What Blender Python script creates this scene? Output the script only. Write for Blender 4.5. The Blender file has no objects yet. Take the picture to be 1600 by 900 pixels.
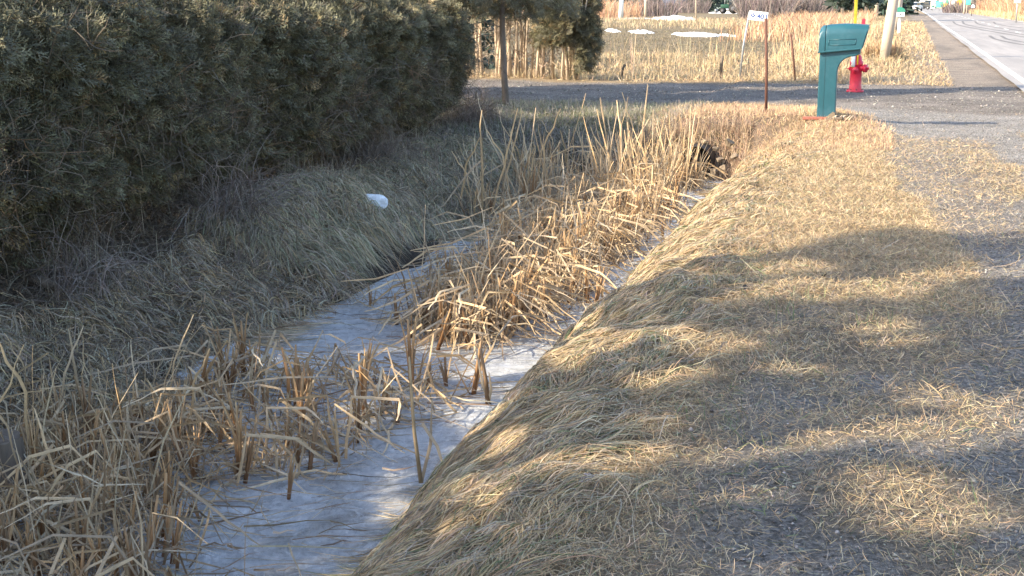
import bpy, bmesh, math, random
import numpy as np
from mathutils import Vector, Matrix
random.seed(7)
RNG = np.random.default_rng(11)
PI = math.pi
sc = bpy.context.scene
COL = sc.collection

# ------------------------------------------------------------------ camera
CAM_Z = 1.6
cam_d = bpy.data.cameras.new('camera')
cam_d.sensor_width = 36.0
cam_d.lens = 47.25
cam_d.clip_start = 0.05
cam_d.clip_end = 9000
cam = bpy.data.objects.new('camera', cam_d)
COL.objects.link(cam)
cam.location = (0, 0, CAM_Z)
cam.rotation_euler = (math.radians(90 - 12.016), 0, math.radians(15.489))
sc.camera = cam

# ------------------------------------------------------------------ light
SUN_AZ = math.radians(52.4)      # heading of the shadows, from +Y towards +X
SUN_EL = math.radians(31.0)
SV = Vector((math.sin(SUN_AZ) * math.cos(SUN_EL), math.cos(SUN_AZ) * math.cos(SUN_EL), -math.sin(SUN_EL)))
w = bpy.data.worlds.new('World')
sc.world = w
w.use_nodes = True
nt = w.node_tree
bg = nt.nodes['Background']
sky = nt.nodes.new('ShaderNodeTexSky')
sky.sky_type = 'NISHITA'
sky.sun_disc = False
sky.sun_elevation = SUN_EL
sky.sun_rotation = math.atan2(-SV.x, -SV.y) % (2 * PI)
sky.air_density = 1.0
sky.dust_density = 1.6
nt.links.new(sky.outputs[0], bg.inputs[0])
bg.inputs[1].default_value = 0.15
sun_d = bpy.data.lights.new('sun', 'SUN')
sun_d.energy = 3.4
sun_d.angle = math.radians(0.53)
sun_d.color = (1.0, 0.87, 0.66)
sun = bpy.data.objects.new('sun', sun_d)
COL.objects.link(sun)
sun.rotation_euler = SV.to_track_quat('-Z', 'Y').to_euler()
sc.view_settings.view_transform = 'Standard'
sc.view_settings.look = 'None'
sc.view_settings.gamma = 1
sc.view_settings.exposure = 1.82
sc.render.engine = 'CYCLES'
sc.cycles.max_bounces = 6
sc.cycles.diffuse_bounces = 3
sc.cycles.transparent_max_bounces = 4
sc.cycles.use_denoising = True

# ------------------------------------------------------------------ noise
def _h(ix, iy, iz, s):
    n = (ix * 374761393 + iy * 668265263 + iz * 2147483647 + s * 1274126177) & 0xffffffff
    n = ((n ^ (n >> 13)) * 1274126177) & 0xffffffff
    n = (n ^ (n >> 16)) & 0xffffffff
    return n / 4294967295.0
def vn(x, y, z=0.0, s=0):
    x, y, z = np.broadcast_arrays(np.asarray(x, float), np.asarray(y, float), np.asarray(z, float))
    xi = np.floor(x).astype(np.int64); yi = np.floor(y).astype(np.int64); zi = np.floor(z).astype(np.int64)
    fx = x - xi; fy = y - yi; fz = z - zi
    fx = fx * fx * (3 - 2 * fx); fy = fy * fy * (3 - 2 * fy); fz = fz * fz * (3 - 2 * fz)
    def L(a, b, t): return a + (b - a) * t
    c = lambda i, j, k: _h(xi + i, yi + j, zi + k, s)
    return L(L(L(c(0,0,0), c(1,0,0), fx), L(c(0,1,0), c(1,1,0), fx), fy),
             L(L(c(0,0,1), c(1,0,1), fx), L(c(0,1,1), c(1,1,1), fx), fy), fz)
def fbm(x, y, z=0.0, s=0, o=3):
    r = 0; a = 0.5; f = 1.0; t = 0
    for i in range(o):
        r = r + a * vn(np.asarray(x) * f, np.asarray(y) * f, np.asarray(z) * f, s + i * 17); t += a; a *= .5; f *= 2.03
    return r / t
def sst(a, b, x):
    t = np.clip((np.asarray(x, float) - a) / (b - a), 0, 1)
    return t * t * (3 - 2 * t)

# ------------------------------------------------------------------ terrain
ICE_Z = -0.65
PX = [-60, -9, -6.3, -5.4, -4.95, -4.55, -4.25, -4.05, -3.6, -3.0, -2.3, -2.02, -1.88, -1.80, -1.66, -1.45, -1.15, -0.85, -0.4, 3, 60]
PZ = [-.08, -.05, -.05, -.10, -.24, -.44, -.60, -.72, -.80, -.82, -.80, -.74, -.64, -.50, -.34, -.20, -.09, -.035, 0, 0, 0]
def H(x, y, fine=True):
    x = np.asarray(x, float); y = np.asarray(y, float)
    wx = x + (fbm(y * .55, 3.1, s=3) - .5) * .34 + (fbm(y * 2.2, 1.7, s=5) - .5) * .14
    # the left edge wanders more: a tussock pushes into the ditch around y = 10.5
    wl = (np.exp(-((y - 10.6) / 1.3) ** 2) * -.35 + np.exp(-((y - 6.7) / .8) ** 2) * .0) * sst(-3.2, -4.2, x)
    prof = np.interp(wx + wl, PX, PZ)
    flat = np.where(x < -3, -.03, 0.0)
    d_l = 1 - sst(14.5, 20.6, y + (fbm(x * .8, y * .8, s=9) - .5) * 1.2)
    d_r = 1 - sst(17.3, 18.3, y)
    m = sst(-3.6, -2.7, x)
    D = d_l * (1 - m) + d_r * m
    z = flat * (1 - D) + prof * D
    # mound around the culvert and mailbox
    z = z + .15 * np.exp(-((x + .95) / .85) ** 2 - ((y - 18.4) / 1.25) ** 2) + .07 * np.exp(-((x + 2.3) / .6) ** 2 - ((y - 19) / .8) ** 2)
    # tussock on the left bank
    z = z + .13 * np.exp(-((x + 4.75) / .42) ** 2 - ((y - 10.9) / .95) ** 2)
    z = z + .06 * np.exp(-((x + 4.6) / .35) ** 2 - ((y - 13.2) / 1.2) ** 2)
    # lobes of the right bank
    z = z + (fbm(x * 1.6, y * 1.3, s=21) - .5) * .16 * sst(-2.0, -1.6, x) * sst(-.6, -1.2, x) * d_r
    # beyond the driveway
    fz = sst(28.0, 31.5, y) * sst(-1.2, -3.5, x) * .15
    z = z - fz
    z = z + .9 * sst(10.8, 14, x) * sst(30, 45, y)
    if fine:
        z = z + (fbm(x * 3.1, y * 3.1, s=31) - .5) * .035 * sst(2.4, 1.4, x) + (fbm(x * .5, y * .5, s=41) - .5) * .06 * sst(2.4, 1, x)
    return z
def Hs(x, y): return float(H(np.array([x]), np.array([y]))[0])

# ------------------------------------------------------------------ materials
MATS = {}
def new_mat(name):
    m = bpy.data.materials.new(name); m.use_nodes = True
    n = m.node_tree.nodes; n.clear()
    out = n.new('ShaderNodeOutputMaterial'); p = n.new('ShaderNodeBsdfPrincipled')
    m.node_tree.links.new(p.outputs[0], out.inputs[0])
    MATS[name] = m
    return m, n, m.node_tree.links, p, out
def mul_color(n, l, a, b_sock, fac=1.0):
    mx = n.new('ShaderNodeMix'); mx.data_type = 'RGBA'; mx.blend_type = 'MULTIPLY'
    mx.inputs[0].default_value = fac
    l.new(a, mx.inputs[6]); l.new(b_sock, mx.inputs[7])
    return mx.outputs[2]
def noise(n, l, scale, detail=4, rough=.6, vec=None, dist=0):
    t = n.new('ShaderNodeTexNoise'); t.inputs['Scale'].default_value = scale
    t.inputs['Detail'].default_value = detail; t.inputs['Roughness'].default_value = rough
    t.inputs['Distortion'].default_value = dist
    if vec is not None: l.new(vec, t.inputs['Vector'])
    return t
def ramp(n, l, sock, stops):
    r = n.new('ShaderNodeValToRGB'); e = r.color_ramp.elements
    while len(e) < len(stops): e.new(.5)
    for i, (p, c) in enumerate(stops):
        e[i].position = p; e[i].color = (c[0], c[1], c[2], 1) if not isinstance(c, (int, float)) else (c, c, c, 1)
    l.new(sock, r.inputs[0])
    return r.outputs[0]
def bump(n, l, p, sock, dist, strength=1.0):
    b = n.new('ShaderNodeBump'); b.inputs['Distance'].default_value = dist; b.inputs['Strength'].default_value = strength
    l.new(sock, b.inputs['Height']); l.new(b.outputs[0], p.inputs['Normal'])

def blade_mat(name, rough=.6, transl=.22, obj_var=False, nscale=9.0, spec=.3):
    m, n, l, p, out = new_mat(name)
    a = n.new('ShaderNodeAttribute'); a.attribute_name = 'Col'
    g = n.new('ShaderNodeNewGeometry') if not obj_var else n.new('ShaderNodeTexCoord')
    t = noise(n, l, nscale, 3, .6, g.outputs['Position'] if not obj_var else g.outputs['Object'])
    c = mul_color(n, l, a.outputs['Color'], ramp(n, l, t.outputs[0], [(.3, .72), (.7, 1.18)]))
    if obj_var:
        oi = n.new('ShaderNodeObjectInfo')
        c = mul_color(n, l, c, ramp(n, l, oi.outputs['Random'], [(0, (.6, .58, .58)), (.5, (1, .97, .92)), (.85, (1.25, 1.2, 1.0)), (1, (1.7, 1.25, .95))] if name == 'cedar_leaf' else [(0, (.72, .70, .70)), (.5, (1, .97, .92)), (1, (1.18, 1.1, .98))]))
    l.new(c, p.inputs['Base Color'])
    p.inputs['Roughness'].default_value = rough
    p.inputs['Specular IOR Level'].default_value = spec
    if transl > 0:
        tr = n.new('ShaderNodeBsdfTranslucent'); l.new(c, tr.inputs[0])
        mx = n.new('ShaderNodeMixShader'); mx.inputs[0].default_value = transl
        l.new(p.outputs[0], mx.inputs[1]); l.new(tr.outputs[0], mx.inputs[2]); l.new(mx.outputs[0], out.inputs[0])
    return m
blade_mat('dry_grass')
blade_mat('cattail_leaf', .5, .18, True, 14, .35)
blade_mat('twig', .8, 0, False, 20, .2)
blade_mat('cedar_leaf', .6, .15, True, 30, .3)
blade_mat('crown_leaf', .65, .15, False, 2.0, .25)

def solid(name, col, rough=.6, metal=0, nscale=12, var=.18, bd=0.0, spec=.4, stretch=None, dirt=None):
    m, n, l, p, out = new_mat(name)
    tc = n.new('ShaderNodeTexCoord'); v = tc.outputs['Object']
    if stretch:
        mp = n.new('ShaderNodeMapping'); mp.inputs['Scale'].default_value = stretch; l.new(v, mp.inputs[0]); v = mp.outputs[0]
    t = noise(n, l, nscale, 6, .65, v)
    rgb = n.new('ShaderNodeRGB'); rgb.outputs[0].default_value = (*col, 1)
    c = mul_color(n, l, rgb.outputs[0], ramp(n, l, t.outputs[0], [(.25, 1 - var), (.75, 1 + var)]))
    if dirt:
        t2 = noise(n, l, 3.1, 8, .7, tc.outputs['Object'])
        f = ramp(n, l, t2.outputs[0], [(.5, 0.0), (.68, 1.0)])
        mx = n.new('ShaderNodeMix'); mx.data_type = 'RGBA'; l.new(f, mx.inputs[0]); l.new(c, mx.inputs[6])
        mx.inputs[7].default_value = (*dirt, 1); c = mx.outputs[2]
    l.new(c, p.inputs['Base Color'])
    p.inputs['Roughness'].default_value = rough; p.inputs['Metallic'].default_value = metal
    p.inputs['Specular IOR Level'].default_value = spec
    if bd: bump(n, l, p, t.outputs[0], bd)
    return m
solid('teal_plastic', (.013, .074, .096), .38, 0, 5, .14, .0006, .5, dirt=(.035, .10, .13))
solid('teal_dark', (.012, .05, .06), .5, 0, 8, .1)
solid('hydrant_red', (.62, .02, .05), .42, 0, 14, .2, .001, .5, dirt=(.5, .06, .08))
solid('hydrant_cap', (.5, .03, .07), .6, 0, 18, .3, .001, .4)
solid('marker_yellow', (.85, .62, .03), .45)
solid('white_paint', (.78, .78, .74), .5, 0, 10, .06)
solid('sign_blue', (.03, .07, .25), .5)
solid('rusty_steel', (.13, .062, .045), .8, .2, 25, .35, .001, .3, (1, 1, .2))
solid('galvanised', (.30, .31, .32), .5, .5, 20, .2)
solid('old_wood', (.14, .11, .085), .85, 0, 22, .35, .004, .2, (1, 1, .12))
solid('rotten_wood', (.055, .045, .038), .9, 0, 16, .5, .012, .2, (1, 1, .15))
solid('pole_wood', (.46, .38, .30), .85, 0, 16, .22, .004, .2, (1, 1, .08))
solid('bark', (.16, .13, .11), .9, 0, 14, .4, .012, .2, (1, 1, .25))
solid('pale_bark', (.48, .38, .28), .85, 0, 14, .3, .006, .2, (1, 1, .2))
solid('stone', (.20, .155, .11), .85, 0, 16, .4, .02, .2)
solid('shade_black', (.006, .006, .006), .9)
solid('culvert_metal', (.035, .03, .026), .7, .5, 20, .3)
solid('foam_white', (.66, .70, .75), .8, 0, 26, .28, .012, .2)
solid('green_paint', (.03, .2, .14), .5)
solid('bright_green', (.1, .5, .35), .5)
solid('orange_paint', (.8, .36, .04), .5)
solid('glass_dark', (.02, .03, .04), .1, 0, 4, .1, 0, .6)
solid('tyre', (.02, .02, .02), .8)
solid('car_white', (.75, .75, .76), .3, 0, 3, .04, 0, .5)
solid('car_dark', (.03, .035, .04), .3, 0, 3, .04, 0, .5)
solid('car_silver', (.4, .42, .44), .35, .3, 3, .04, 0, .5)
solid('brick_board', (.3, .1, .07), .8, 0, 20, .3)
solid('shed_blue', (.035, .07, .14), .7, 0, 8, .15)
solid('roof_grey', (.09, .09, .1), .8)
solid('tractor_green', (.012, .06, .035), .5)

def snow_mat():
    m, n, l, p, out = new_mat('snow')
    g = n.new('ShaderNodeNewGeometry'); t = noise(n, l, 4, 6, .7, g.outputs['Position'])
    l.new(ramp(n, l, t.outputs[0], [(.3, (.4, .36, .3)), (.5, (.62, .61, .6)), (1, (.74, .75, .77))]), p.inputs['Base Color'])
    p.inputs['Roughness'].default_value = .7; bump(n, l, p, t.outputs[0], .05)
snow_mat()

def ground_mat():
    m, n, l, p, out = new_mat('ground')
    a = n.new('ShaderNodeAttribute'); a.attribute_name = 'Col'
    gr = n.new('ShaderNodeAttribute'); gr.attribute_name = 'gravel'
    g = n.new('ShaderNodeNewGeometry'); pos = g.outputs['Position']
    t1 = noise(n, l, 1.3, 8, .65, pos); t2 = noise(n, l, 38, 5, .75, pos); t3 = noise(n, l, 150, 3, .7, pos)
    c = mul_color(n, l, a.outputs['Color'], ramp(n, l, t1.outputs[0], [(.3, .75), (.7, 1.22)]))
    c = mul_color(n, l, c, ramp(n, l, t2.outputs[0], [(.32, .55), (.68, 1.4)]))
    v = n.new('ShaderNodeTexVoronoi'); v.inputs['Scale'].default_value = 75; l.new(pos, v.inputs['Vector'])
    sp = n.new('ShaderNodeSeparateColor'); l.new(v.outputs['Color'], sp.inputs[0])
    gv = ramp(n, l, sp.outputs[0], [(0, .45), (.5, .95), (1, 1.7)])
    mx = n.new('ShaderNodeMix'); mx.data_type = 'RGBA'; mx.blend_type = 'MULTIPLY'
    l.new(gr.outputs['Fac'], mx.inputs[0]); l.new(c, mx.inputs[6]); l.new(gv, mx.inputs[7])
    l.new(mx.outputs[2], p.inputs['Base Color'])
    p.inputs['Roughness'].default_value = .95; p.inputs['Specular IOR Level'].default_value = .15
    ad = n.new('ShaderNodeMath'); ad.operation = 'ADD'; l.new(t2.outputs[0], ad.inputs[0]); l.new(t3.outputs[0], ad.inputs[1])
    bump(n, l, p, ad.outputs[0], .022)
ground_mat()

def road_mat():
    m, n, l, p, out = new_mat('asphalt')
    g = n.new('ShaderNodeNewGeometry'); pos = g.outputs['Position']
    mp = n.new('ShaderNodeMapping'); mp.inputs['Scale'].default_value = (1.4, .12, 1); l.new(pos, mp.inputs[0])
    t1 = noise(n, l, 1.0, 6, .6, mp.outputs[0]); t2 = noise(n, l, 60, 3, .7, pos)
    c = ramp(n, l, t1.outputs[0], [(.3, (.19, .175, .165)), (.7, (.30, .275, .255))])
    c = mul_color(n, l, c, ramp(n, l, t2.outputs[0], [(.3, .8), (.7, 1.2)]))
    l.new(c, p.inputs['Base Color']); p.inputs['Roughness'].default_value = .85
    bump(n, l, p, t2.outputs[0], .004)
    m, n, l, p, out = new_mat('line_paint')
    g = n.new('ShaderNodeNewGeometry'); t = noise(n, l, 7, 7, .75, g.outputs['Position'])
    l.new(ramp(n, l, t.outputs[0], [(.4, (.24, .22, .2)), (.5, (.72, .70, .64))]), p.inputs['Base Color']); p.inputs['Roughness'].default_value = .7
    solid('tyre_mark', (.12, .11, .104), .8, 0, 8, .3)
    solid('crack', (.06, .055, .05), .9, 0, 8, .3)
road_mat()

def ice_mat():
    m, n, l, p, out = new_mat('ice')
    g = n.new('ShaderNodeNewGeometry'); pos = g.outputs['Position']
    big = noise(n, l, 1.1, 5, .6, pos, .6)
    med = noise(n, l, 7, 6, .7, pos, 1.4)
    mp = n.new('ShaderNodeMapping'); mp.inputs['Scale'].default_value = (26, 11, 20); mp.inputs['Rotation'].default_value = (0, 0, .5)
    wv = n.new('ShaderNodeVectorMath'); wv.operation = 'ADD'
    sc1 = n.new('ShaderNodeVectorMath'); sc1.operation = 'SCALE'; sc1.inputs['Scale'].default_value = .22
    l.new(med.outputs['Color'], sc1.inputs[0]); l.new(pos, wv.inputs[0]); l.new(sc1.outputs[0], wv.inputs[1]); l.new(wv.outputs[0], mp.inputs[0])
    vo = n.new('ShaderNodeTexVoronoi'); vo.feature = 'DISTANCE_TO_EDGE'; vo.inputs['Scale'].default_value = 1; l.new(mp.outputs[0], vo.inputs['Vector'])
    crack = ramp(n, l, vo.outputs['Distance'], [(0, 1.0), (.09, .25), (.3, 0.0)])
    base = ramp(n, l, big.outputs[0], [(.30, (.30, .27, .24)), (.35, (.52, .51, .49)), (.40, (.76, .77, .78)), (.56, (.78, .79, .80)), (.7, (.86, .87, .88))])
    base = mul_color(n, l, base, ramp(n, l, med.outputs[0], [(.32, .62), (.5, 1.0), (.72, 1.15)]))
    fi = noise(n, l, 70, 4, .75, pos, 2.0)
    base = mul_color(n, l, base, ramp(n, l, fi.outputs[0], [(.35, .74), (.65, 1.2)]))
    mx = n.new('ShaderNodeMix'); mx.data_type = 'RGBA'
    mm = n.new('ShaderNodeMath'); mm.operation = 'MULTIPLY'; mm.inputs[1].default_value = .6
    l.new(crack, mm.inputs[0]); l.new(mm.outputs[0], mx.inputs[0]); l.new(base, mx.inputs[6]); mx.inputs[7].default_value = (.86, .88, .92, 1)
    l.new(mx.outputs[2], p.inputs['Base Color'])
    l.new(ramp(n, l, med.outputs[0], [(.35, .16), (.7, .5)]), p.inputs['Roughness'])
    p.inputs['Specular IOR Level'].default_value = .55
    p.inputs['IOR'].default_value = 1.31
    v2 = n.new('ShaderNodeTexVoronoi'); v2.feature = 'DISTANCE_TO_EDGE'; v2.inputs['Scale'].default_value = 1
    mp2 = n.new('ShaderNodeMapping'); mp2.inputs['Scale'].default_value = (3.2, 2.0, 3); l.new(wv.outputs[0], mp2.inputs[0]); l.new(mp2.outputs[0], v2.inputs['Vector'])
    cr2 = ramp(n, l, v2.outputs['Distance'], [(0, .9), (.012, .35), (.035, 0.0)])
    mx2 = n.new('ShaderNodeMix'); mx2.data_type = 'RGBA'; l.new(cr2, mx2.inputs[0]); l.new(mx.outputs[2], mx2.inputs[6]); mx2.inputs[7].default_value = (.92, .94, .96, 1)
    l.new(mx2.outputs[2], p.inputs['Base Color'])
    a1 = n.new('ShaderNodeMath'); a1.operation = 'MULTIPLY_ADD'; a1.inputs[1].default_value = .5
    l.new(crack, a1.inputs[0]); l.new(fi.outputs[0], a1.inputs[2])
    a2 = n.new('ShaderNodeMath'); a2.operation = 'ADD'; l.new(a1.outputs[0], a2.inputs[0]); l.new(med.outputs[0], a2.inputs[1])
    bump(n, l, p, a2.outputs[0], .022, 1.0)
ice_mat()

# ------------------------------------------------------------------ mesh helpers
def link(name, me, mat=None, parent=None, loc=None, rot=None, scale=None):
    o = bpy.data.objects.new(name, me); COL.objects.link(o)
    if mat is not None and me is not None and len(me.materials) == 0: me.materials.append(MATS[mat])
    if parent is not None: o.parent = parent
    if loc is not None: o.location = loc
    if rot is not None: o.rotation_euler = rot
    if scale is not None: o.scale = scale if hasattr(scale, '__len__') else (scale,) * 3
    return o
def tag(o, label=None, cat=None, group=None, kind=None):
    if label: o['label'] = label
    if cat: o['category'] = cat
    if group: o['group'] = group
    if kind: o['kind'] = kind
    return o
def empty(name, loc, label, cat, group=None, rz=0):
    o = bpy.data.objects.new(name, None); COL.objects.link(o); o.location = loc; o.rotation_euler = (0, 0, rz)
    o.empty_display_size = .1
    return tag(o, label, cat, group)
def mesh_np(name, V, F, cols=None, smooth=False, extra=None):
    """V (n,3); F (m,4) or (m,3) int; cols (n,3)"""
    me = bpy.data.meshes.new(name)
    V = np.ascontiguousarray(V, np.float32); F = np.ascontiguousarray(F, np.int32)
    k = F.shape[1]
    me.vertices.add(len(V)); me.vertices.foreach_set('co', V.ravel())
    me.loops.add(F.size); me.loops.foreach_set('vertex_index', F.ravel())
    me.polygons.add(len(F)); me.polygons.foreach_set('loop_start', np.arange(0, F.size, k, dtype=np.int32))
    if smooth: me.polygons.foreach_set('use_smooth', np.ones(len(F), bool))
    me.update(calc_edges=True)
    if cols is not None:
        at = me.color_attributes.new('Col', 'FLOAT_COLOR', 'POINT')
        c = np.ones((len(V), 4), np.float32); c[:, :3] = cols; at.data.foreach_set('color', c.ravel())
    if extra:
        for kname, arr in extra.items():
            at = me.attributes.new(kname, 'FLOAT', 'POINT'); at.data.foreach_set('value', np.ascontiguousarray(arr, np.float32))
    return me
def unit(v): return v / np.maximum(np.linalg.norm(v, axis=-1, keepdims=True), 1e-9)
def ribbons(P, W, C0, C1=None, up=None, taper=.15, fold=0.0, base=1.0):
    """P (N,K,3) centre lines, W (N,) widths, C0/C1 (N,3) root and tip colours -> V,F,C"""
    P = np.asarray(P, float); N, K, _ = P.shape
    T = np.gradient(P, axis=1); T = unit(T)
    if up is None: up = unit(RNG.normal(size=(N, 1, 3)) * .6 + np.array([0, 0, 1.0]))
    S = unit(np.cross(T, np.broadcast_to(up, T.shape)))
    t = np.linspace(0, 1, K)[None, :, None]
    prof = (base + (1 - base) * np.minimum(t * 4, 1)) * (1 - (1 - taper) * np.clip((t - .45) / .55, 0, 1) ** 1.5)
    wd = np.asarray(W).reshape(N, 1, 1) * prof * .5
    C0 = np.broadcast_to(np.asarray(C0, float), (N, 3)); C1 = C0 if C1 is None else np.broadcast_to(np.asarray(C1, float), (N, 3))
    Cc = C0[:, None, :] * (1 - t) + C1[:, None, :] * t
    if fold > 0:
        Nn = unit(np.cross(S, T))
        rows = np.stack([P - S * wd, P + Nn * wd * fold, P + S * wd], 2)      # N,K,3,3
        R = 3
    else:
        rows = np.stack([P - S * wd, P + S * wd], 2); R = 2
    V = rows.reshape(-1, 3); C = np.repeat(Cc[:, :, None, :], R, 2).reshape(-1, 3)
    b = (np.arange(N)[:, None, None] * K + np.arange(K - 1)[None, :, None]) * R + np.arange(R - 1)[None, None, :]
    b = b.reshape(-1)
    F = np.stack([b, b + 1, b + R + 1, b + R], 1)
    return V, F, C
def cat(parts):
    Vs, Fs, Cs = [], [], []; o = 0
    for V, F, C in parts:
        Vs.append(V); Fs.append(F + o); Cs.append(C); o += len(V)
    return np.concatenate(Vs), np.concatenate(Fs), np.concatenate(Cs)
def pick(pal, n, jit=.12, wts=None):
    pal = np.array(pal); i = RNG.choice(len(pal), n, p=wts)
    c = pal[i] * (1 + RNG.normal(size=(n, 1)) * jit) * (1 + RNG.normal(size=(n, 3)) * jit * .25)
    return np.clip(c, .005, .95)
def tube_np(P, R, seg=8, cap=True):
    """one tube along P (K,3) with radii R (K,) -> V, quads, (caps are degenerate quads fan)"""
    P = np.asarray(P, float); K = len(P); R = np.broadcast_to(np.asarray(R, float), (K,))
    T = unit(np.gradient(P, axis=0)); a = np.array([0, 0, 1.0]) if abs(T[0][2]) < .8 else np.array([1.0, 0, 0])
    S = unit(np.cross(T, a)); U = np.cross(T, S)
    th = np.linspace(0, 2 * PI, seg, endpoint=False)
    V = P[:, None, :] + R[:, None, None] * (np.cos(th)[None, :, None] * S[:, None, :] + np.sin(th)[None, :, None] * U[:, None, :])
    V = V.reshape(-1, 3); F = []
    for i in range(K - 1):
        for j in range(seg):
            F.append((i * seg + j, i * seg + (j + 1) % seg, (i + 1) * seg + (j + 1) % seg, (i + 1) * seg + j))
    if cap:
        n = len(V); V = np.vstack([V, P[0], P[-1]])
        for j in range(0, seg, 2):
            F.append((n, (j + 2) % seg, (j + 1) % seg, j))
            b = (K - 1) * seg
            F.append((n + 1, b + j, b + (j + 1) % seg, b + (j + 2) % seg))
    return V, np.array(F)
def box_np(c, s, rz=0.0):
    x, y, z = s; v = np.array([(i, j, k) for i in (-.5, .5) for j in (-.5, .5) for k in (-.5, .5)]) * np.array([x, y, z])
    cr, sr = math.cos(rz), math.sin(rz)
    v = np.stack([v[:, 0] * cr - v[:, 1] * sr, v[:, 0] * sr + v[:, 1] * cr, v[:, 2]], 1) + np.array(c)
    f = np.array([(0, 1, 3, 2), (4, 6, 7, 5), (0, 4, 5, 1), (2, 3, 7, 6), (0, 2, 6, 4), (1, 5, 7, 3)])
    return v, f
def merge(parts):
    Vs, Fs = [], []; o = 0
    for V, F in parts: Vs.append(V); Fs.append(F + o); o += len(V)
    return np.concatenate(Vs), np.concatenate(Fs)
def part(name, geo, mat, parent=None, smooth=False, bevel=0, loc=None, rot=None):
    V, F = geo
    o = link(name, mesh_np(name, V, F, smooth=smooth), mat, parent, loc, rot)
    if bevel:
        b = o.modifiers.new('bevel', 'BEVEL'); b.width = bevel; b.segments = 3; b.limit_method = 'ANGLE'
    return o
def tube(name, P, R, mat, parent=None, seg=8, smooth=True): return part(name, tube_np(P, R, seg), mat, parent, smooth)
def prism(outline, y0, y1):
    """outline: list of (x,z), extruded along y"""
    n = len(outline); V = [(x, y0, z) for x, z in outline] + [(x, y1, z) for x, z in outline]
    me_b = bmesh.new(); vs = [me_b.verts.new(v) for v in V]
    me_b.faces.new(vs[:n]); me_b.faces.new(vs[n:][::-1])
    for i in range(n): me_b.faces.new((vs[i], vs[n + i], vs[n + (i + 1) % n], vs[(i + 1) % n]))
    bmesh.ops.recalc_face_normals(me_b, faces=me_b.faces)
    return me_b
def bm_obj(name, b, mat, parent=None, bevel=0, smooth=True, seg=3):
    me = bpy.data.meshes.new(name); b.to_mesh(me); b.free()
    if smooth:
        me.polygons.foreach_set('use_smooth', [True] * len(me.polygons))
    o = link(name, me, mat, parent)
    if bevel:
        m = o.modifiers.new('bevel', 'BEVEL'); m.width = bevel; m.segments = seg; m.limit_method = 'ANGLE'; m.angle_limit = math.radians(25)
        m.harden_normals = False
    if smooth:
        m = o.modifiers.new('wn', 'WEIGHTED_NORMAL'); m.keep_sharp = True
    return o

# ------------------------------------------------------------------ ground sheet
def axis(segs):
    out = []
    for a, b, n in segs: out += list(np.linspace(a, b, n, endpoint=False))
    return np.array(out)
xs = np.concatenate([-np.geomspace(3000, 9, 22), axis([(-8.9, -6, 16), (-6, .6, 120), (.6, 3.2, 22), (3.2, 16, 24)]), np.geomspace(16, 3000, 22)])
ys = np.concatenate([-np.geomspace(400, 3, 12), axis([(-2.5, 3, 12), (3, 20.5, 230), (20.5, 34, 60), (34, 60, 30), (60, 300, 50)]), np.geomspace(300, 3500, 22)])
GX, GY = np.meshgrid(xs, ys); GZ = H(GX, GY)
nx, ny = len(xs), len(ys)
V = np.stack([GX, GY, GZ], -1).reshape(-1, 3)
i = (np.arange(ny - 1)[:, None] * nx + np.arange(nx - 1)[None, :]).reshape(-1)
F = np.stack([i, i + 1, i + nx + 1, i + nx], 1)
x, y, z = V[:, 0], V[:, 1], V[:, 2]
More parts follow.
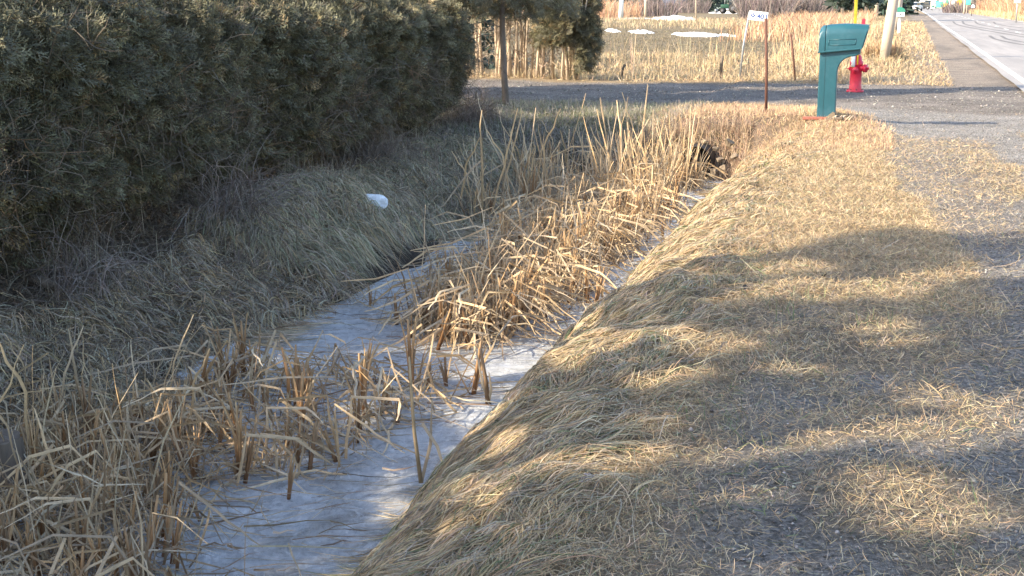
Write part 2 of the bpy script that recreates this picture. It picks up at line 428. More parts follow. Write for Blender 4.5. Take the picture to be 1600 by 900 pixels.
def zone(x, y):
    """albedo and gravel share of the ground at x, y"""
    e = (fbm(x * 1.1, y * .5, s=51) - .5)
    straw = np.array([.29, .215, .13]); soil = np.array([.13, .10, .075]); grav = np.array([.27, .25, .23]); drive = np.array([.19, .165, .145])
    field = np.array([.17, .135, .085]); lawn = np.array([.13, .13, .07])
    c = np.broadcast_to(straw, (len(x), 3)).copy()
    g = np.zeros(len(x))
    def mixin(col, m, gr=0):
        nonlocal c, g
        m = np.clip(m, 0, 1); c = c * (1 - m[:, None]) + col * m[:, None]; g = g * (1 - m) + gr * m
    mixin(soil * 1.6, sst(-.9, -1.6, x) * (y < 20.5))
    mixin(soil, sst(-3.9, -4.3, x) * (y < 20.5))
    mixin(soil * .55, ((x < -1.7) & (x > -4.3) & (y < 18)) * 1.0)
    mixin(field, sst(28.5, 33, y) * sst(1.5, .2, x))
    mixin(lawn, sst(17, 20, y) * sst(-3.0, -3.6, x) * sst(22, 21, y) * .8)
    # gravel shoulder
    edge = np.interp(y, [3, 7, 8.7, 9.6, 10.5, 11.7, 13.3, 15.6, 19.3, 21], [.6, .62, .68, .52, .34, .23, .12, -.09, -.5, -.9]) + (fbm(x * 3, y * 2, s=59) - .5) * .35
    sh = sst(-.10, .12, x - edge) * sst(35, 26, y)
    mixin(grav, sh, 1)
    pt = np.exp(-((x - 1.02 + (y - 13) * .03) / .34) ** 2 - ((y - 13.6) / 2.6) ** 2) + .6 * np.exp(-((x - 1.6) / .3) ** 2 - ((y - 17.4) / 1.2) ** 2)
    mixin(straw * 1.05, sh * sst(.5, .72, pt + (fbm(x * 4, y * 2, s=61) - .5) * .8) * .9, .3)
    mixin(drive * 1.15, sh * sst(.55, .68, fbm(x * .5 + 9, y * .25, s=67)) * .8, .6)
    near = sst(9.5, 5.5, y) * sst(-1.0, -.2, x)
    mixin(grav * .8, near * (.45 + .5 * sst(.38, .58, fbm(x * 2, y * 2, s=71))), .75)
    # driveway
    dd = sst(21.2, 21.9, y + (fbm(x * .7, y * .7, s=77) - .5) * 1.0 + np.clip(x, -1, 2.5) * .55) * sst(28.0, 27.3, y - np.clip(x + .5, 0, 3) * .6)
    mixin(drive, dd, .8)
    mixin(drive * 1.5, dd * sst(.55, .7, fbm(x * .8, y * 1.6, s=78)) * .6, .8)
    # shoulder beyond
    s2 = sst(.5, 1.1, x - .3 * e + .006 * (y - 28)) * sst(26, 29, y) * (x < 4)
    mixin(np.array([.26, .215, .175]), s2, .7)
    mixin(np.array([.19, .16, .135]), s2 * sst(.45, .6, fbm(x * 2.2, y * .3, s=63)) * .8, .6)
    # bank over the road
    mixin(np.array([.42, .31, .17]), sst(9.6, 10.6, x))
    mixin(field * 1.1, sst(80, 200, y) * (x < 2))
    return c, g
cc, gg = zone(x, y)
g = link('ground', mesh_np('ground', V, F, cc, True, {'gravel': gg}), 'ground'); tag(g, kind='structure')

# sky-lit ice in the ditch
ix = np.arange(-5.2, -1.5, .035); iy = np.arange(2.6, 17.8, .035)
IX, IY = np.meshgrid(ix, iy)
IZ = ICE_Z + (fbm(IX * 2.2, IY * 2.2, s=81) - .5) * .03 + (fbm(IX * 9, IY * 9, s=83) - .5) * .012
V = np.stack([IX, IY, IZ], -1).reshape(-1, 3); nx = len(ix); ny = len(iy)
i = (np.arange(ny - 1)[:, None] * nx + np.arange(nx - 1)[None, :]).reshape(-1)
o = link('ice', mesh_np('ice', V, np.stack([i, i + 1, i + nx + 1, i + nx], 1), None, True), 'ice'); tag(o, kind='structure')

# ------------------------------------------------------------------ road
RY = np.array([-60, 0, 20, 28, 40, 60, 90, 130, 180, 260, 400, 900, 2500.])
RL = np.array([2.3, 2.45, 2.55, 2.6, 2.75, 3.0, 3.3, 3.8, 4.4, 5.0, 5.5, 6.0, 6.0])   # left paint line
def road_x(yv): return np.interp(yv, RY, RL)
def strip(name, ya, yb, off0, off1, z, mat, n=60, kind='structure', geom=False):
    yy = np.geomspace(max(ya, 1), yb, n) if geom else np.linspace(ya, yb, n)
    xl = road_x(yy)
    wob = (fbm(yy * .9, 5.0, s=91) - .5) * .25 if mat == 'asphalt' else 0
    V = np.concatenate([np.stack([xl + off0 + wob * .45, yy, np.full(n, z)], 1), np.stack([xl + off1, yy, np.full(n, z)], 1)])
    j = np.arange(n - 1); F = np.stack([j, n + j, n + j + 1, j + 1], 1)
    o = link(name, mesh_np(name, V, F), mat); tag(o, kind=kind); return o
g_road_z = .045
strip('road', -60, 2500, -.25, 6.9, g_road_z, 'asphalt', 900)
strip('road_line', 1, 2000, -.07, .07, g_road_z + .004, 'line_paint', 400, geom=True)
strip('road_line', 1, 2000, 6.45, 6.57, g_road_z + .004, 'line_paint', 400, geom=True)
for k in range(26):
    y0 = 20 + k * 9.0
    strip('road_line', y0, y0 + 3.2, 3.15, 3.28, g_road_z + .004, 'line_paint', 4)
def skid(pts, wd=.15):
    P = np.array([(road_x(p[1]) + p[0], p[1], g_road_z + .006) for p in pts], float)
    tt = np.linspace(0, len(P) - 1, 50); P = np.stack([np.interp(tt, np.arange(len(P)), P[:, k]) for k in range(3)], 1)
    for _ in range(6): P[1:-1] = (P[:-2] + P[2:] + 2 * P[1:-1]) / 4
    V, F, C = ribbons(P[None], [wd], (.1, .1, .1), up=np.array([[[0, 0, 1.0]]]), taper=1)
    o = link('tyre_mark', mesh_np('tyre_mark', V, F), 'tyre_mark'); tag(o, kind='structure')
skid([(1.2, 118), (.95, 104), (1.2, 92), (2.2, 75), (3.0, 62), (3.8, 50), (4.4, 40)])
skid([(2.0, 120), (1.55, 104), (1.75, 94), (2.7, 78), (3.4, 66)])
skid([(2.9, 118), (2.5, 104), (2.7, 94), (3.9, 78), (5.0, 62), (6.0, 50)])
skid([(4.2, 115), (3.7, 104), (4.2, 92), (5.2, 80)], .15)
skid([(1.4, 68), (1.25, 62), (1.6, 56), (2.4, 48), (3.2, 40), (4.0, 33)])
skid([(1.9, 68), (1.75, 62), (2.1, 57), (2.9, 50), (3.7, 42), (4.6, 34)])
def crack_line(pts):
    P = np.array([(a, b, g_road_z + .005) for a, b in pts], float)
    V, F, C = ribbons(P[None], [.035], (.1,) * 3, up=np.array([[[0, 0, 1.0]]]), taper=1)
    o = link('road_crack', mesh_np('road_crack', V, F), 'crack'); tag(o, kind='structure')
crack_line([(road_x(58), 58), (6.0, 58.6), (7.3, 57.9), (9.9, 58.4)])

# ------------------------------------------------------------------ grass generators
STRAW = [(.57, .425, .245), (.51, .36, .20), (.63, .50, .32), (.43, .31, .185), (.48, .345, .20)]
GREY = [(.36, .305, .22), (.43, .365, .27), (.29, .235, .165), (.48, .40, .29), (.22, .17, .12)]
GREEN = [(.16, .20, .09), (.22, .25, .12), (.13, .17, .08)]
def stuff(name, V, F, C, mat, label, catg):
    o = link(name, mesh_np(name, V, F, C), mat); tag(o, label, catg, kind='stuff'); return o

def combed(n, x0, x1, y0, y1, pal, own_=.22, xr=None, L=(.3, .6), wd=(.0025, .0045), dirx=-.85, diry=-.5, K=7, lift=.035, swirl=.9, wts=None, ypow=1.0, grow=.25, seed=0):
    """long strands lying on the bank and following it down, in locks"""
    u = RNG.random(n) ** ypow
    y = y0 + (y1 - y0) * u; x = x0 + (x1 - x0) * RNG.random(n)
    if xr: x = x + np.abs(RNG.normal(size=n)) * xr * (RNG.random(n) < .3)
    Ln = RNG.uniform(*L, n)
    an0 = math.atan2(diry, dirx)
    # strands share a lock: origin snapped partly towards lock centres
    P = np.zeros((n, K, 3)); cx, cy = x.copy(), y.copy()
    lift_n = lift * RNG.random(n) ** 1.5
    own = RNG.normal(size=n) * own_; curl = RNG.normal(size=n) * .28
    for k in range(K):
        t = k / (K - 1)
        lump = (fbm(cx * 6.5, cy * 5.0, s=101 + seed, o=3) - .38) * .10
        zz = H(cx, cy, False) + .006 + lump + lift_n * math.sin(PI * min(t * 1.15 + .05, 1))
        P[:, k] = np.stack([cx, cy, np.maximum(zz, ICE_Z + .004)], 1)
        a = an0 + (fbm(cx * 1.7, cy * 1.7, s=111 + seed, o=2) - .5) * 2.6 * swirl + (fbm(cx * 5.0, cy * 5.0, s=115 + seed, o=1) - .5) * 1.0 + own + curl * t
        st = Ln / (K - 1)
        # slow down horizontally where the bank is steep
        zx = np.abs(H(cx + np.cos(a) * .04, cy + np.sin(a) * .04, False) - H(cx, cy, False)) / .04
        st = st / np.sqrt(1 + zx ** 2)
        cx = cx + np.cos(a) * st; cy = cy + np.sin(a) * st
    W = RNG.uniform(*wd, n) * (1 + grow * (y - y0))
    C0 = pick(pal, n, .16, wts)
    tone = .78 + .5 * fbm(x * 3.2, y * 3.2, s=121 + seed, o=2)
    C0 = C0 * tone[:, None]
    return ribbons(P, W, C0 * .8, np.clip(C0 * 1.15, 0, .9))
def scatter(n, xf, y0, y1, pal, L=(.04, .1), wd=(.0015, .003), K=4, flat=.25, grow=.12, ypow=1.0, mask=None, wts=None, curl=.8, zoff=.0, jit=.18, near_y=4.0, lean=None):
    """short loose blades: flat 0 = standing, 1 = lying"""
    u = RNG.random(n) ** ypow; y = y0 + (y1 - y0) * u; lo, hi = xf(y); x = lo + (hi - lo) * RNG.random(n)
    if mask is not None:
        k = RNG.random(n) < mask(x, y); x, y = x[k], y[k]; n = len(x)
    s = 1 + grow * np.maximum(y - near_y, 0)
    Ln = RNG.uniform(*L, n) * (1 + grow * .5 * np.maximum(y - near_y, 0)); a = RNG.random(n) * 2 * PI
    if lean is not None: a = lean + RNG.normal(size=n) * .5
    el = np.abs(RNG.normal(size=n)) * (1 - flat) * 1.1 + .05; el = np.clip(el, .02, 1.5)
    P = np.zeros((n, K, 3)); p = np.stack([x, y, H(x, y) + zoff + .004 + RNG.random(n) * .012 * s], 1)
    da = RNG.normal(size=n) * curl; de = RNG.normal(size=n) * .35 - .15
    for k in range(K):
        P[:, k] = p; t = k / (K - 1)
        aa = a + da * t; ee = el + de * t
        p = p + np.stack([np.cos(aa) * np.cos(ee), np.sin(aa) * np.cos(ee), np.sin(ee)], 1) * (Ln / (K - 1))[:, None]
    P[:, :, 2] = np.maximum(P[:, :, 2], H(x, y)[:, None] + .002)
    C0 = pick(pal, n, jit, wts)
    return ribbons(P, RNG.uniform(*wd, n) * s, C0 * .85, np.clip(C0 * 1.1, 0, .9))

# right bank: long matted grass combed down towards the ice
SG = STRAW + GREY + GREEN
wt = np.array([.18, .13, .14, .1, .10, .08, .08, .04, .06, .03, .03, .03, .01]); wt /= wt.sum()
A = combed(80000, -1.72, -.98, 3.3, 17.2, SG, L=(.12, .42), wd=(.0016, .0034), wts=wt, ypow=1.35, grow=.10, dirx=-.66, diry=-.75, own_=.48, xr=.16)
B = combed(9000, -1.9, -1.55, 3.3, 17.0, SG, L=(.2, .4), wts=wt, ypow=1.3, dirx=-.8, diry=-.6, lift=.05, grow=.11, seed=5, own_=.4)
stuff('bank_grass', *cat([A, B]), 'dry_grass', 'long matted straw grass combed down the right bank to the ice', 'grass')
# verge: short thatch, thinning out on the gravel
def dens(x, y):
    c, g = zone(x, y); return np.clip(1.0 - g, .012, 1) ** 1.35
pal = STRAW + GREY + GREEN; wv = np.array([.2, .16, .14, .14, .12, .06, .05, .03, .05, .02, .01, .01, .01]); wv /= wv.sum()
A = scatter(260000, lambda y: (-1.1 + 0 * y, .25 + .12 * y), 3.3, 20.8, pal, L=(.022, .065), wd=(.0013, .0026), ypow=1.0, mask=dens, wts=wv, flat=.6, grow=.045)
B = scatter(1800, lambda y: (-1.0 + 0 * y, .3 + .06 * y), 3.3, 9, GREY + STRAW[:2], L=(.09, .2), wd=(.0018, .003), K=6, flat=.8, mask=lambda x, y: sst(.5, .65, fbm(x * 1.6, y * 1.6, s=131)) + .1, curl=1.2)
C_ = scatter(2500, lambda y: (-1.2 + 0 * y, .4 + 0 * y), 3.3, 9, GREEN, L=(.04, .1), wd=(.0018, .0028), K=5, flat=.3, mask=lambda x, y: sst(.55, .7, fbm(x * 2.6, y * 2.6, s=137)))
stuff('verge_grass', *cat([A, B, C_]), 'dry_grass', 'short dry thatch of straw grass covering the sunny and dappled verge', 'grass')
# curly weeds over the mound by the culvert and the mailbox
mw = lambda x, y: sst(-.2, .0, H(x, y) + .45) * sst(.15, -.35, x + (y - 18) * .25)
A = scatter(42000, lambda y: (-3.3 + 0 * y, .1 + 0 * y), 15.3, 21.3, [(.58, .40, .25), (.48, .32, .22), (.66, .48, .30), (.38, .25, .18), (.55, .40, .22)], L=(.04, .10), wd=(.003, .006), K=5, flat=.25, grow=.0, curl=1.6, mask=mw)
A2 = scatter(3000, lambda y: (-2.75 + 0 * y, -1.7 + 0 * y), 17.25, 18.1, [(.5, .36, .24), (.36, .25, .18), (.6, .45, .3)], L=(.10, .22), wd=(.004, .007), K=6, flat=-.2, grow=.0, curl=1.2, zoff=.02)
stuff('mound_weeds', *cat([A, A2]), 'dry_grass', 'curly brown weeds over the mound around the culvert end and mailbox', 'weeds')
# left bank
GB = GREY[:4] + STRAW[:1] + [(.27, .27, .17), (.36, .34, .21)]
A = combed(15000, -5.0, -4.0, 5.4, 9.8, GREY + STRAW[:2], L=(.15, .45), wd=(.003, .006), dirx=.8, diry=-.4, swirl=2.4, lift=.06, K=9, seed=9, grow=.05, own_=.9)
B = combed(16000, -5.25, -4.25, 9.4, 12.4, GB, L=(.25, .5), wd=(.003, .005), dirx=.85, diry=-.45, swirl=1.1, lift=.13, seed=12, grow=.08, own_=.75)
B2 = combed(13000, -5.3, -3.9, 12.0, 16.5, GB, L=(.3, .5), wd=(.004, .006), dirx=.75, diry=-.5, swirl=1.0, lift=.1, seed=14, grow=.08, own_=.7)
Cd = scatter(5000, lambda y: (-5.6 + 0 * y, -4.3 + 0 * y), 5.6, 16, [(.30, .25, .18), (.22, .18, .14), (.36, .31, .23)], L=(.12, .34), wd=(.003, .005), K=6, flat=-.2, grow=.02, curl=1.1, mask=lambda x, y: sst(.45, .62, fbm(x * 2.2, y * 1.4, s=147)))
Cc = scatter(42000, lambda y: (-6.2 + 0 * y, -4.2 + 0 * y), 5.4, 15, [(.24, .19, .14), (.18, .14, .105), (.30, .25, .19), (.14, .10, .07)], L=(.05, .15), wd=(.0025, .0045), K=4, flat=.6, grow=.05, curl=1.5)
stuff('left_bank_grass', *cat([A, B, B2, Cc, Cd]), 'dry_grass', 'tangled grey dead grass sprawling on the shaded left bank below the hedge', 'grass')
# back slope rising to the driveway
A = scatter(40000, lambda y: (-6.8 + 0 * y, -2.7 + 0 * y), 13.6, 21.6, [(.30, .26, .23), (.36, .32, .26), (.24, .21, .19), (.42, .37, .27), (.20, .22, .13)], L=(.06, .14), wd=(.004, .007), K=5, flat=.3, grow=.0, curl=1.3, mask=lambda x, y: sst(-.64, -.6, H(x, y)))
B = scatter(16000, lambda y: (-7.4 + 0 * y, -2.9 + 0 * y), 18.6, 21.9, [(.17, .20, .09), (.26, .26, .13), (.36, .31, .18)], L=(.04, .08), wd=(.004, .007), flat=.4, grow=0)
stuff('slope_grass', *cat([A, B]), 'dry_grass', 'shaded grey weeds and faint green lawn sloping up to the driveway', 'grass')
# beyond the driveway
A = scatter(26000, lambda y: (-9.5 + 0 * y, .35 + 0 * y), 27.6, 46, STRAW, L=(.07, .24), wd=(.006, .012), K=5, flat=.2, grow=.03, near_y=28, mask=lambda x, y: np.where(x > -1.6, .55 * sst(.5, -.3, x), .3 + .7 * sst(.4, .6, fbm(x * .6, y * .4, s=141))) * sst(27.3, 28.6, y))
B = scatter(420, lambda y: (-8.5 + 0 * y, -1.4 + 0 * y), 28.6, 42, STRAW[:3], L=(.5, 1.1), wd=(.005, .009), K=5, flat=-2.2, grow=.02, near_y=28, curl=.3)
B1 = scatter(5000, lambda y: (-1.5 + 0 * y, .0 + 0 * y), 28, 60, STRAW + [(.5, .3, .18)], L=(.3, .9), wd=(.008, .014), K=5, flat=-1.0, grow=.02, near_y=28, curl=.4, mask=lambda x, y: sst(-.6, -1.3, x))
B2 = scatter(14000, lambda y: (-1.2 + 0 * y, .9 + .012 * y), 27.8, 110, STRAW + [(.34, .26, .18)], L=(.05, .14), wd=(.006, .012), K=4, flat=.3, grow=.03, near_y=28, ypow=1.6)
stuff('rough_grass', *cat([A, B, B1, B2]), 'dry_grass', 'tall bleached straw grass and thin stalks beyond the driveway', 'grass')
A = scatter(14000, lambda y: (-.32 * y, -1.5 + 0 * y), 40, 86, [(.20, .16, .10), (.25, .205, .13), (.17, .145, .09)], L=(.05, .12), wd=(.015, .03), K=3, flat=.4, grow=.0)
B = scatter(18000, lambda y: (-.36 * y, -.5 + 0 * y), 90, 142, [(.42, .33, .2), (.36, .27, .16), (.48, .38, .25)], L=(.2, .42), wd=(.02, .045), K=3, flat=-.6, grow=.0, curl=.3, mask=lambda x, y: .35 + .65 * sst(.35, .6, fbm(x * .12, y * .08, s=143)))
B3 = scatter(2500, lambda y: (-3.5 + 0 * y, -.5 + 0 * y), 44, 85, STRAW, L=(.3, .6), wd=(.012, .03), K=3, flat=-.6, grow=.0, curl=.3)
stuff('field_grass', *cat([A, B, B3]), 'dry_grass', 'mown brown field with pale straw bands in front of the snow', 'grass')
RUST = [(.40, .22, .13), (.46, .28, .17), (.34, .19, .12), (.50, .36, .22), (.40, .31, .21)]
def reeds(n, x0, x1, y0, y1, h, wd, pal=RUST, m=None):
    x = RNG.uniform(x0, x1, n); y = RNG.uniform(y0, y1, n)
    if m is not None: k = m(x, y); x, y = x[k], y[k]; n = len(x)
    hh = RNG.uniform(h * .5, h, n); z = H(x, y); lx = RNG.normal(size=n) * .14 * hh; ly = RNG.normal(size=n) * .1 * hh
    t = np.linspace(0, 1, 4)[None, :, None]
    P = np.stack([x, y, z], 1)[:, None] + t * np.stack([lx, ly, hh], 1)[:, None] + np.stack([lx, ly, -hh * .12], 1)[:, None] * t ** 3
    C = pick(pal, n, .18)
    return ribbons(P, RNG.uniform(wd * .6, wd * 1.3, n), C * .95, np.clip(C * 1.1, 0, .9), up=unit(np.stack([RNG.normal(size=n), -np.ones(n) * 1.2, RNG.normal(size=n) * .2], 1))[:, None])
for args, lab in [((2600, -45, -27.5, 140, 158, 2.6, .05), 'rusty orange reeds in front of the birch trunk, left end of far field'),
                  ((2600, -7.5, -1.3, 62, 120, 1.35, .035), 'rust coloured reeds behind the fire hydrant and first utility pole'),
                  ((9000, 11.0, 19, 62, 200, 2.6, .05), 'tall orange reeds on the bank across the road')]:
    stuff('reed_bed', *reeds(*args), 'dry_grass', lab, 'reeds')
stuff('bank_weeds', *reeds(9000, 10.1, 16, 45, 200, .9, .03, [(.6, .45, .26), (.52, .37, .21)]), 'dry_grass', 'pale straw weeds at the foot of the bank across the road', 'weeds')

# ------------------------------------------------------------------ gravel
def pebbles(n, xf, y0, y1, s, mask, ypow=1.2):
    y = y0 + (y1 - y0) * RNG.random(n) ** ypow; lo, hi = xf(y); x = lo + (hi - lo) * RNG.random(n)
    k = RNG.random(n) < mask(x, y); x, y = x[k], y[k]; n = len(x)
    r = RNG.uniform(*s, n) * RNG.choice([1, 1, 1, 1.9], n)
    b = np.array([(1, 0, 0), (0, 1, 0), (-1, 0, 0), (0, -1, 0), (0, 0, .7), (0, 0, -.7)], float)
    V = b[None] * (r[:, None, None] * (1 + RNG.normal(size=(n, 6, 1)) * .25))
    a = RNG.random(n) * 6.28; ca, sa = np.cos(a)[:, None], np.sin(a)[:, None]
    V = np.stack([V[..., 0] * ca - V[..., 1] * sa, V[..., 0] * sa + V[..., 1] * ca, V[..., 2] + V[..., 0] * .3], -1)
    V = V + np.stack([x, y, H(x, y) + r * .3], 1)[:, None]
    f = np.array([(0, 1, 4), (1, 2, 4), (2, 3, 4), (3, 0, 4), (1, 0, 5), (2, 1, 5), (3, 2, 5), (0, 3, 5)])
    F = (f[None] + (np.arange(n) * 6)[:, None, None]).reshape(-1, 3)
    C = np.repeat(pick([(.22, .20, .18), (.17, .155, .14), (.28, .26, .23), (.12, .11, .10), (.36, .33, .3)], n, .15), 6, 0)
    return V.reshape(-1, 3), F, C
stuff('gravel', *pebbles(34000, lambda y: (-.9 + 0 * y, .4 + .14 * y), 3.3, 22, (.002, .006), lambda x, y: np.clip(zone(x, y)[1] + .04, 0, 1)), 'twig', 'loose grey gravel along the road shoulder and verge', 'gravel')
stuff('driveway_stones', *pebbles(6000, lambda y: (-8.5 + 0 * y, 2.4 + 0 * y), 21.3, 28, (.005, .012), lambda x, y: np.clip(zone(x, y)[1], 0, 1), 1.0), 'twig', 'coarser loose stones strewn over the gravel driveway', 'gravel')

# ------------------------------------------------------------------ cedar sprays (hedge foliage)
def spray_mesh(seed):
    r = np.random.default_rng(seed); paths = []; W = []
    L = .15; nb = 9
    stem = np.array([(0, t * L, -.03 * t * t) for t in np.linspace(0, 1, 4)]); paths.append(stem); W.append(.004)
    for k in range(nb):
        t = .12 + .85 * k / nb; side = 1 if k % 2 else -1
        p0 = np.array([0, t * L, -.03 * t * t]); l1 = L * (.62 - .45 * t) * r.uniform(.8, 1.2); a = side * (.95 - .3 * t) + r.normal() * .12
        d = np.array([math.sin(a), math.cos(a), -.25 + r.normal() * .2])
        q = np.array([p0 + d * l1 * s for s in np.linspace(0, 1, 4)]); q[:, 2] -= .01 * np.linspace(0, 1, 4) ** 2; paths.append(q); W.append(.0055)
        for j in range(3):
            s = .3 + .25 * j; b0 = p0 + d * l1 * s
            a2 = a + (.7 if j % 2 else -.7) + r.normal() * .2; l2 = l1 * .38
            d2 = np.array([math.sin(a2), math.cos(a2), -.2 + r.normal() * .3])
            q = np.array([b0 + d2 * l2 * s2 for s2 in np.linspace(0, 1, 4)]); paths.append(q); W.append(.006)
    P = np.array(paths)[:, ::3] if False else np.array(paths)[:, [0, 2, 3]]
    n = len(P); C = np.clip(np.array([[.158, .152, .115]]) * (1 + r.normal(size=(n, 1)) * .25), .01, .5)
    C[0] = (.12, .08, .05)
    V, F, Cc = ribbons(P, np.array(W), C, C * np.array([1.25, 1.3, 1.0]), up=np.array([[[0, 0, 1.0]]]), taper=.4)
    me = mesh_np('cedar_spray', V, F, Cc); me.materials.append(MATS['cedar_leaf']); return me
def twiglet_mesh(seed):
    r = np.random.default_rng(seed); P = []
    for k in range(7):
        p = np.zeros(3) if k < 2 else P[r.integers(0, len(P))][r.integers(1, 3)].copy()
        d = r.normal(size=3) + np.array([0, .8, 0]); q = [p.copy()]
        for s in range(3):
            d = d / np.linalg.norm(d) + r.normal(size=3) * .35; p = p + d / np.linalg.norm(d) * .05; q.append(p.copy())
        P.append(np.array(q))
    P = np.array(P); V, F, C = ribbons(P, np.full(len(P), .0035), np.array([[.11, .09, .07]]), np.array([[.17, .14, .115]]))
    me = mesh_np('dead_twig', V, F, C); me.materials.append(MATS['cedar_leaf']); return me
src = bpy.data.collections.new('spray_sources')
for k in range(7):
    src.objects.link(bpy.data.objects.new('cedar_spray', spray_mesh(100 + k)))
src2 = bpy.data.collections.new('twig_sources')
for k in range(5):
    src2.objects.link(bpy.data.objects.new('dead_twig', twiglet_mesh(200 + k)))
def gn_instances(name, pts, rot, scl, coll, parent, nvar):
    me = bpy.data.meshes.new(name); me.vertices.add(len(pts)); me.vertices.foreach_set('co', np.ascontiguousarray(pts, np.float32).ravel())
    a = me.attributes.new('rot', 'FLOAT_VECTOR', 'POINT'); a.data.foreach_set('vector', np.ascontiguousarray(rot, np.float32).ravel())
    a = me.attributes.new('scl', 'FLOAT', 'POINT'); a.data.foreach_set('value', np.ascontiguousarray(scl, np.float32))
    a = me.attributes.new('idx', 'INT', 'POINT'); a.data.foreach_set('value', RNG.integers(0, nvar, len(pts)).astype(np.int32))
    me.update()
    o = link(name, me, None, parent); o['kind'] = 'stuff'
    ng = bpy.data.node_groups.new(name, 'GeometryNodeTree')
    ng.interface.new_socket('Geometry', in_out='INPUT', socket_type='NodeSocketGeometry')
    ng.interface.new_socket('Geometry', in_out='OUTPUT', socket_type='NodeSocketGeometry')
    N = ng.nodes; Lk = ng.links
    gi = N.new('NodeGroupInput'); go = N.new('NodeGroupOutput'); ip = N.new('GeometryNodeInstanceOnPoints')
    ci = N.new('GeometryNodeCollectionInfo'); ci.inputs['Collection'].default_value = coll; ci.inputs['Separate Children'].default_value = True; ci.inputs['Reset Children'].default_value = True
    def na(nm, ty):
        q = N.new('GeometryNodeInputNamedAttribute'); q.data_type = ty; q.inputs['Name'].default_value = nm; return q.outputs[0]
    e2r = N.new('FunctionNodeEulerToRotation'); Lk.new(na('rot', 'FLOAT_VECTOR'), e2r.inputs[0])
    Lk.new(gi.outputs[0], ip.inputs['Points']); Lk.new(ci.outputs[0], ip.inputs['Instance'])
    ip.inputs['Pick Instance'].default_value = True
    Lk.new(na('idx', 'INT'), ip.inputs['Instance Index']); Lk.new(e2r.outputs[0], ip.inputs['Rotation']); Lk.new(na('scl', 'FLOAT'), ip.inputs['Scale'])
    Lk.new(ip.outputs[0], go.inputs[0])
    m = o.modifiers.new('leaves', 'NODES'); m.node_group = ng
    return o
def outward_rot(nx_, ny_, n, spread=.7, droop=.25):
    """euler so that the local +Y of a spray points along (nx,ny) with a droop, then random roll"""
    yaw = np.arctan2(-nx_, ny_) + RNG.normal(size=n) * spread
    pitch = -droop + RNG.normal(size=n) * .5
    return np.stack([pitch, RNG.normal(size=n) * 1.0, yaw], 1)

# ------------------------------------------------------------------ sun patches that unseen foliage is cut to leave lit
def un(px, py, z):
    F_ = 2100.0; th = math.radians(12.016); ph = math.radians(15.489)
    f = Vector((-math.sin(ph) * math.cos(th), math.cos(ph) * math.cos(th), -math.sin(th))); r = Vector((math.cos(ph), math.sin(ph), 0)); u = r.cross(f)
    d = f * F_ + r * (px - 800) + u * (450 - py); return Vector((0, 0, CAM_Z)) + d * ((z - CAM_Z) / d.z)
def ug(px, py, dz=0.0):
    """point of the terrain (plus dz) on the line of sight through a photo pixel"""
    z = 0.0
    for _ in range(25): c = un(px, py, z); z = .5 * z + .5 * (Hs(c.x, c.y) + dz)
    return un(px, py, z)
def patch(px, py, rx, ry, z):
    c = un(px, py, z); a = un(px + rx, py, z) - c; b = un(px, py - ry, z) - c
    M = np.linalg.inv(np.array([[a.x, b.x], [a.y, b.y]])); return (c.x, c.y, M)
LIT = [patch(*q) for q in [
    (1290, 452, 150, 13, 0), (1425, 460, 40, 9, 0), (1240, 418, 70, 9, 0), (1390, 520, 60, 24, 0), (1235, 572, 50, 12, 0),
    (1450, 612, 70, 16, 0), (1120, 548, 70, 20, -.05), (1050, 605, 60, 22, -.1), (915, 592, 85, 42, -.3), (1010, 540, 80, 16, -.1),
    (775, 745, 50, 26, -.3), (1010, 720, 60, 20, -.05), (880, 765, 75, 20, -.15), (745, 838, 70, 26, -.25), (1490, 690, 85, 20, 0),
    (1565, 650, 70, 20, 0), (1400, 762, 100, 34, 0), (1480, 806, 140, 30, 0), (1570, 888, 70, 16, 0), (1110, 690, 40, 12, 0),
    (1165, 768, 35, 14, 0), (700, 888, 40, 22, -.25), (1180, 880, 50, 12, 0),
    (730, 590, 165, 30, -.62), (450, 595, 50, 48, -.4), (310, 605, 90, 22, -.25), (600, 640, 60, 25, -.6), (655, 660, 40, 60, -.45),
    (690, 720, 45, 26, -.5), (470, 700, 40, 40, -.4), (250, 780, 60, 40, -.35), (420, 860, 60, 30, -.4), (560, 790, 40, 25, -.55), (60, 850, 40, 40, -.4)]]
BX = [-6, -4, -3, -2, -1.35, -1.15, -.9, -.5, .1, .55, .95, 1.6, 4]
BY = [6.5, 7.3, 7.6, 7.9, 7.95, 8.1, 8.6, 8.9, 10.1, 9.6, 9.75, 9.6, 9.5]
TAN = math.tan(SUN_EL); SX, SY = math.sin(SUN_AZ), math.cos(SUN_AZ)
def land(p):
    zg = np.full(len(p), -.05)
    for _ in range(3):
        t = (p[:, 2] - zg) / TAN; gx = p[:, 0] + SX * t; gy = p[:, 1] + SY * t
        zg = np.maximum(H(gx, gy, False), np.where((gx < -2) & (gx > -4.6), -.42, -9))
    return gx, gy
def shades(p):
    """True where a leaf at p throws its shadow on ground that lies in shade"""
    gx, gy = land(p)
    ok = gy < np.interp(gx, BX, BY) + (fbm(gx * 2.5, gy * 2.5, s=171) - .5) * .6 + RNG.normal(size=len(gx)) * .10
    for cx, cy, M in LIT:
        a = (gx - cx) * M[0, 0] + (gy - cy) * M[0, 1]; b = (gx - cx) * M[1, 0] + (gy - cy) * M[1, 1]
        r = a * a + b * b + (fbm(gx * 7, gy * 7, s=173) - .5) * 1.0
        ok &= r > .95 + .95 * RNG.random(len(r))
    return ok
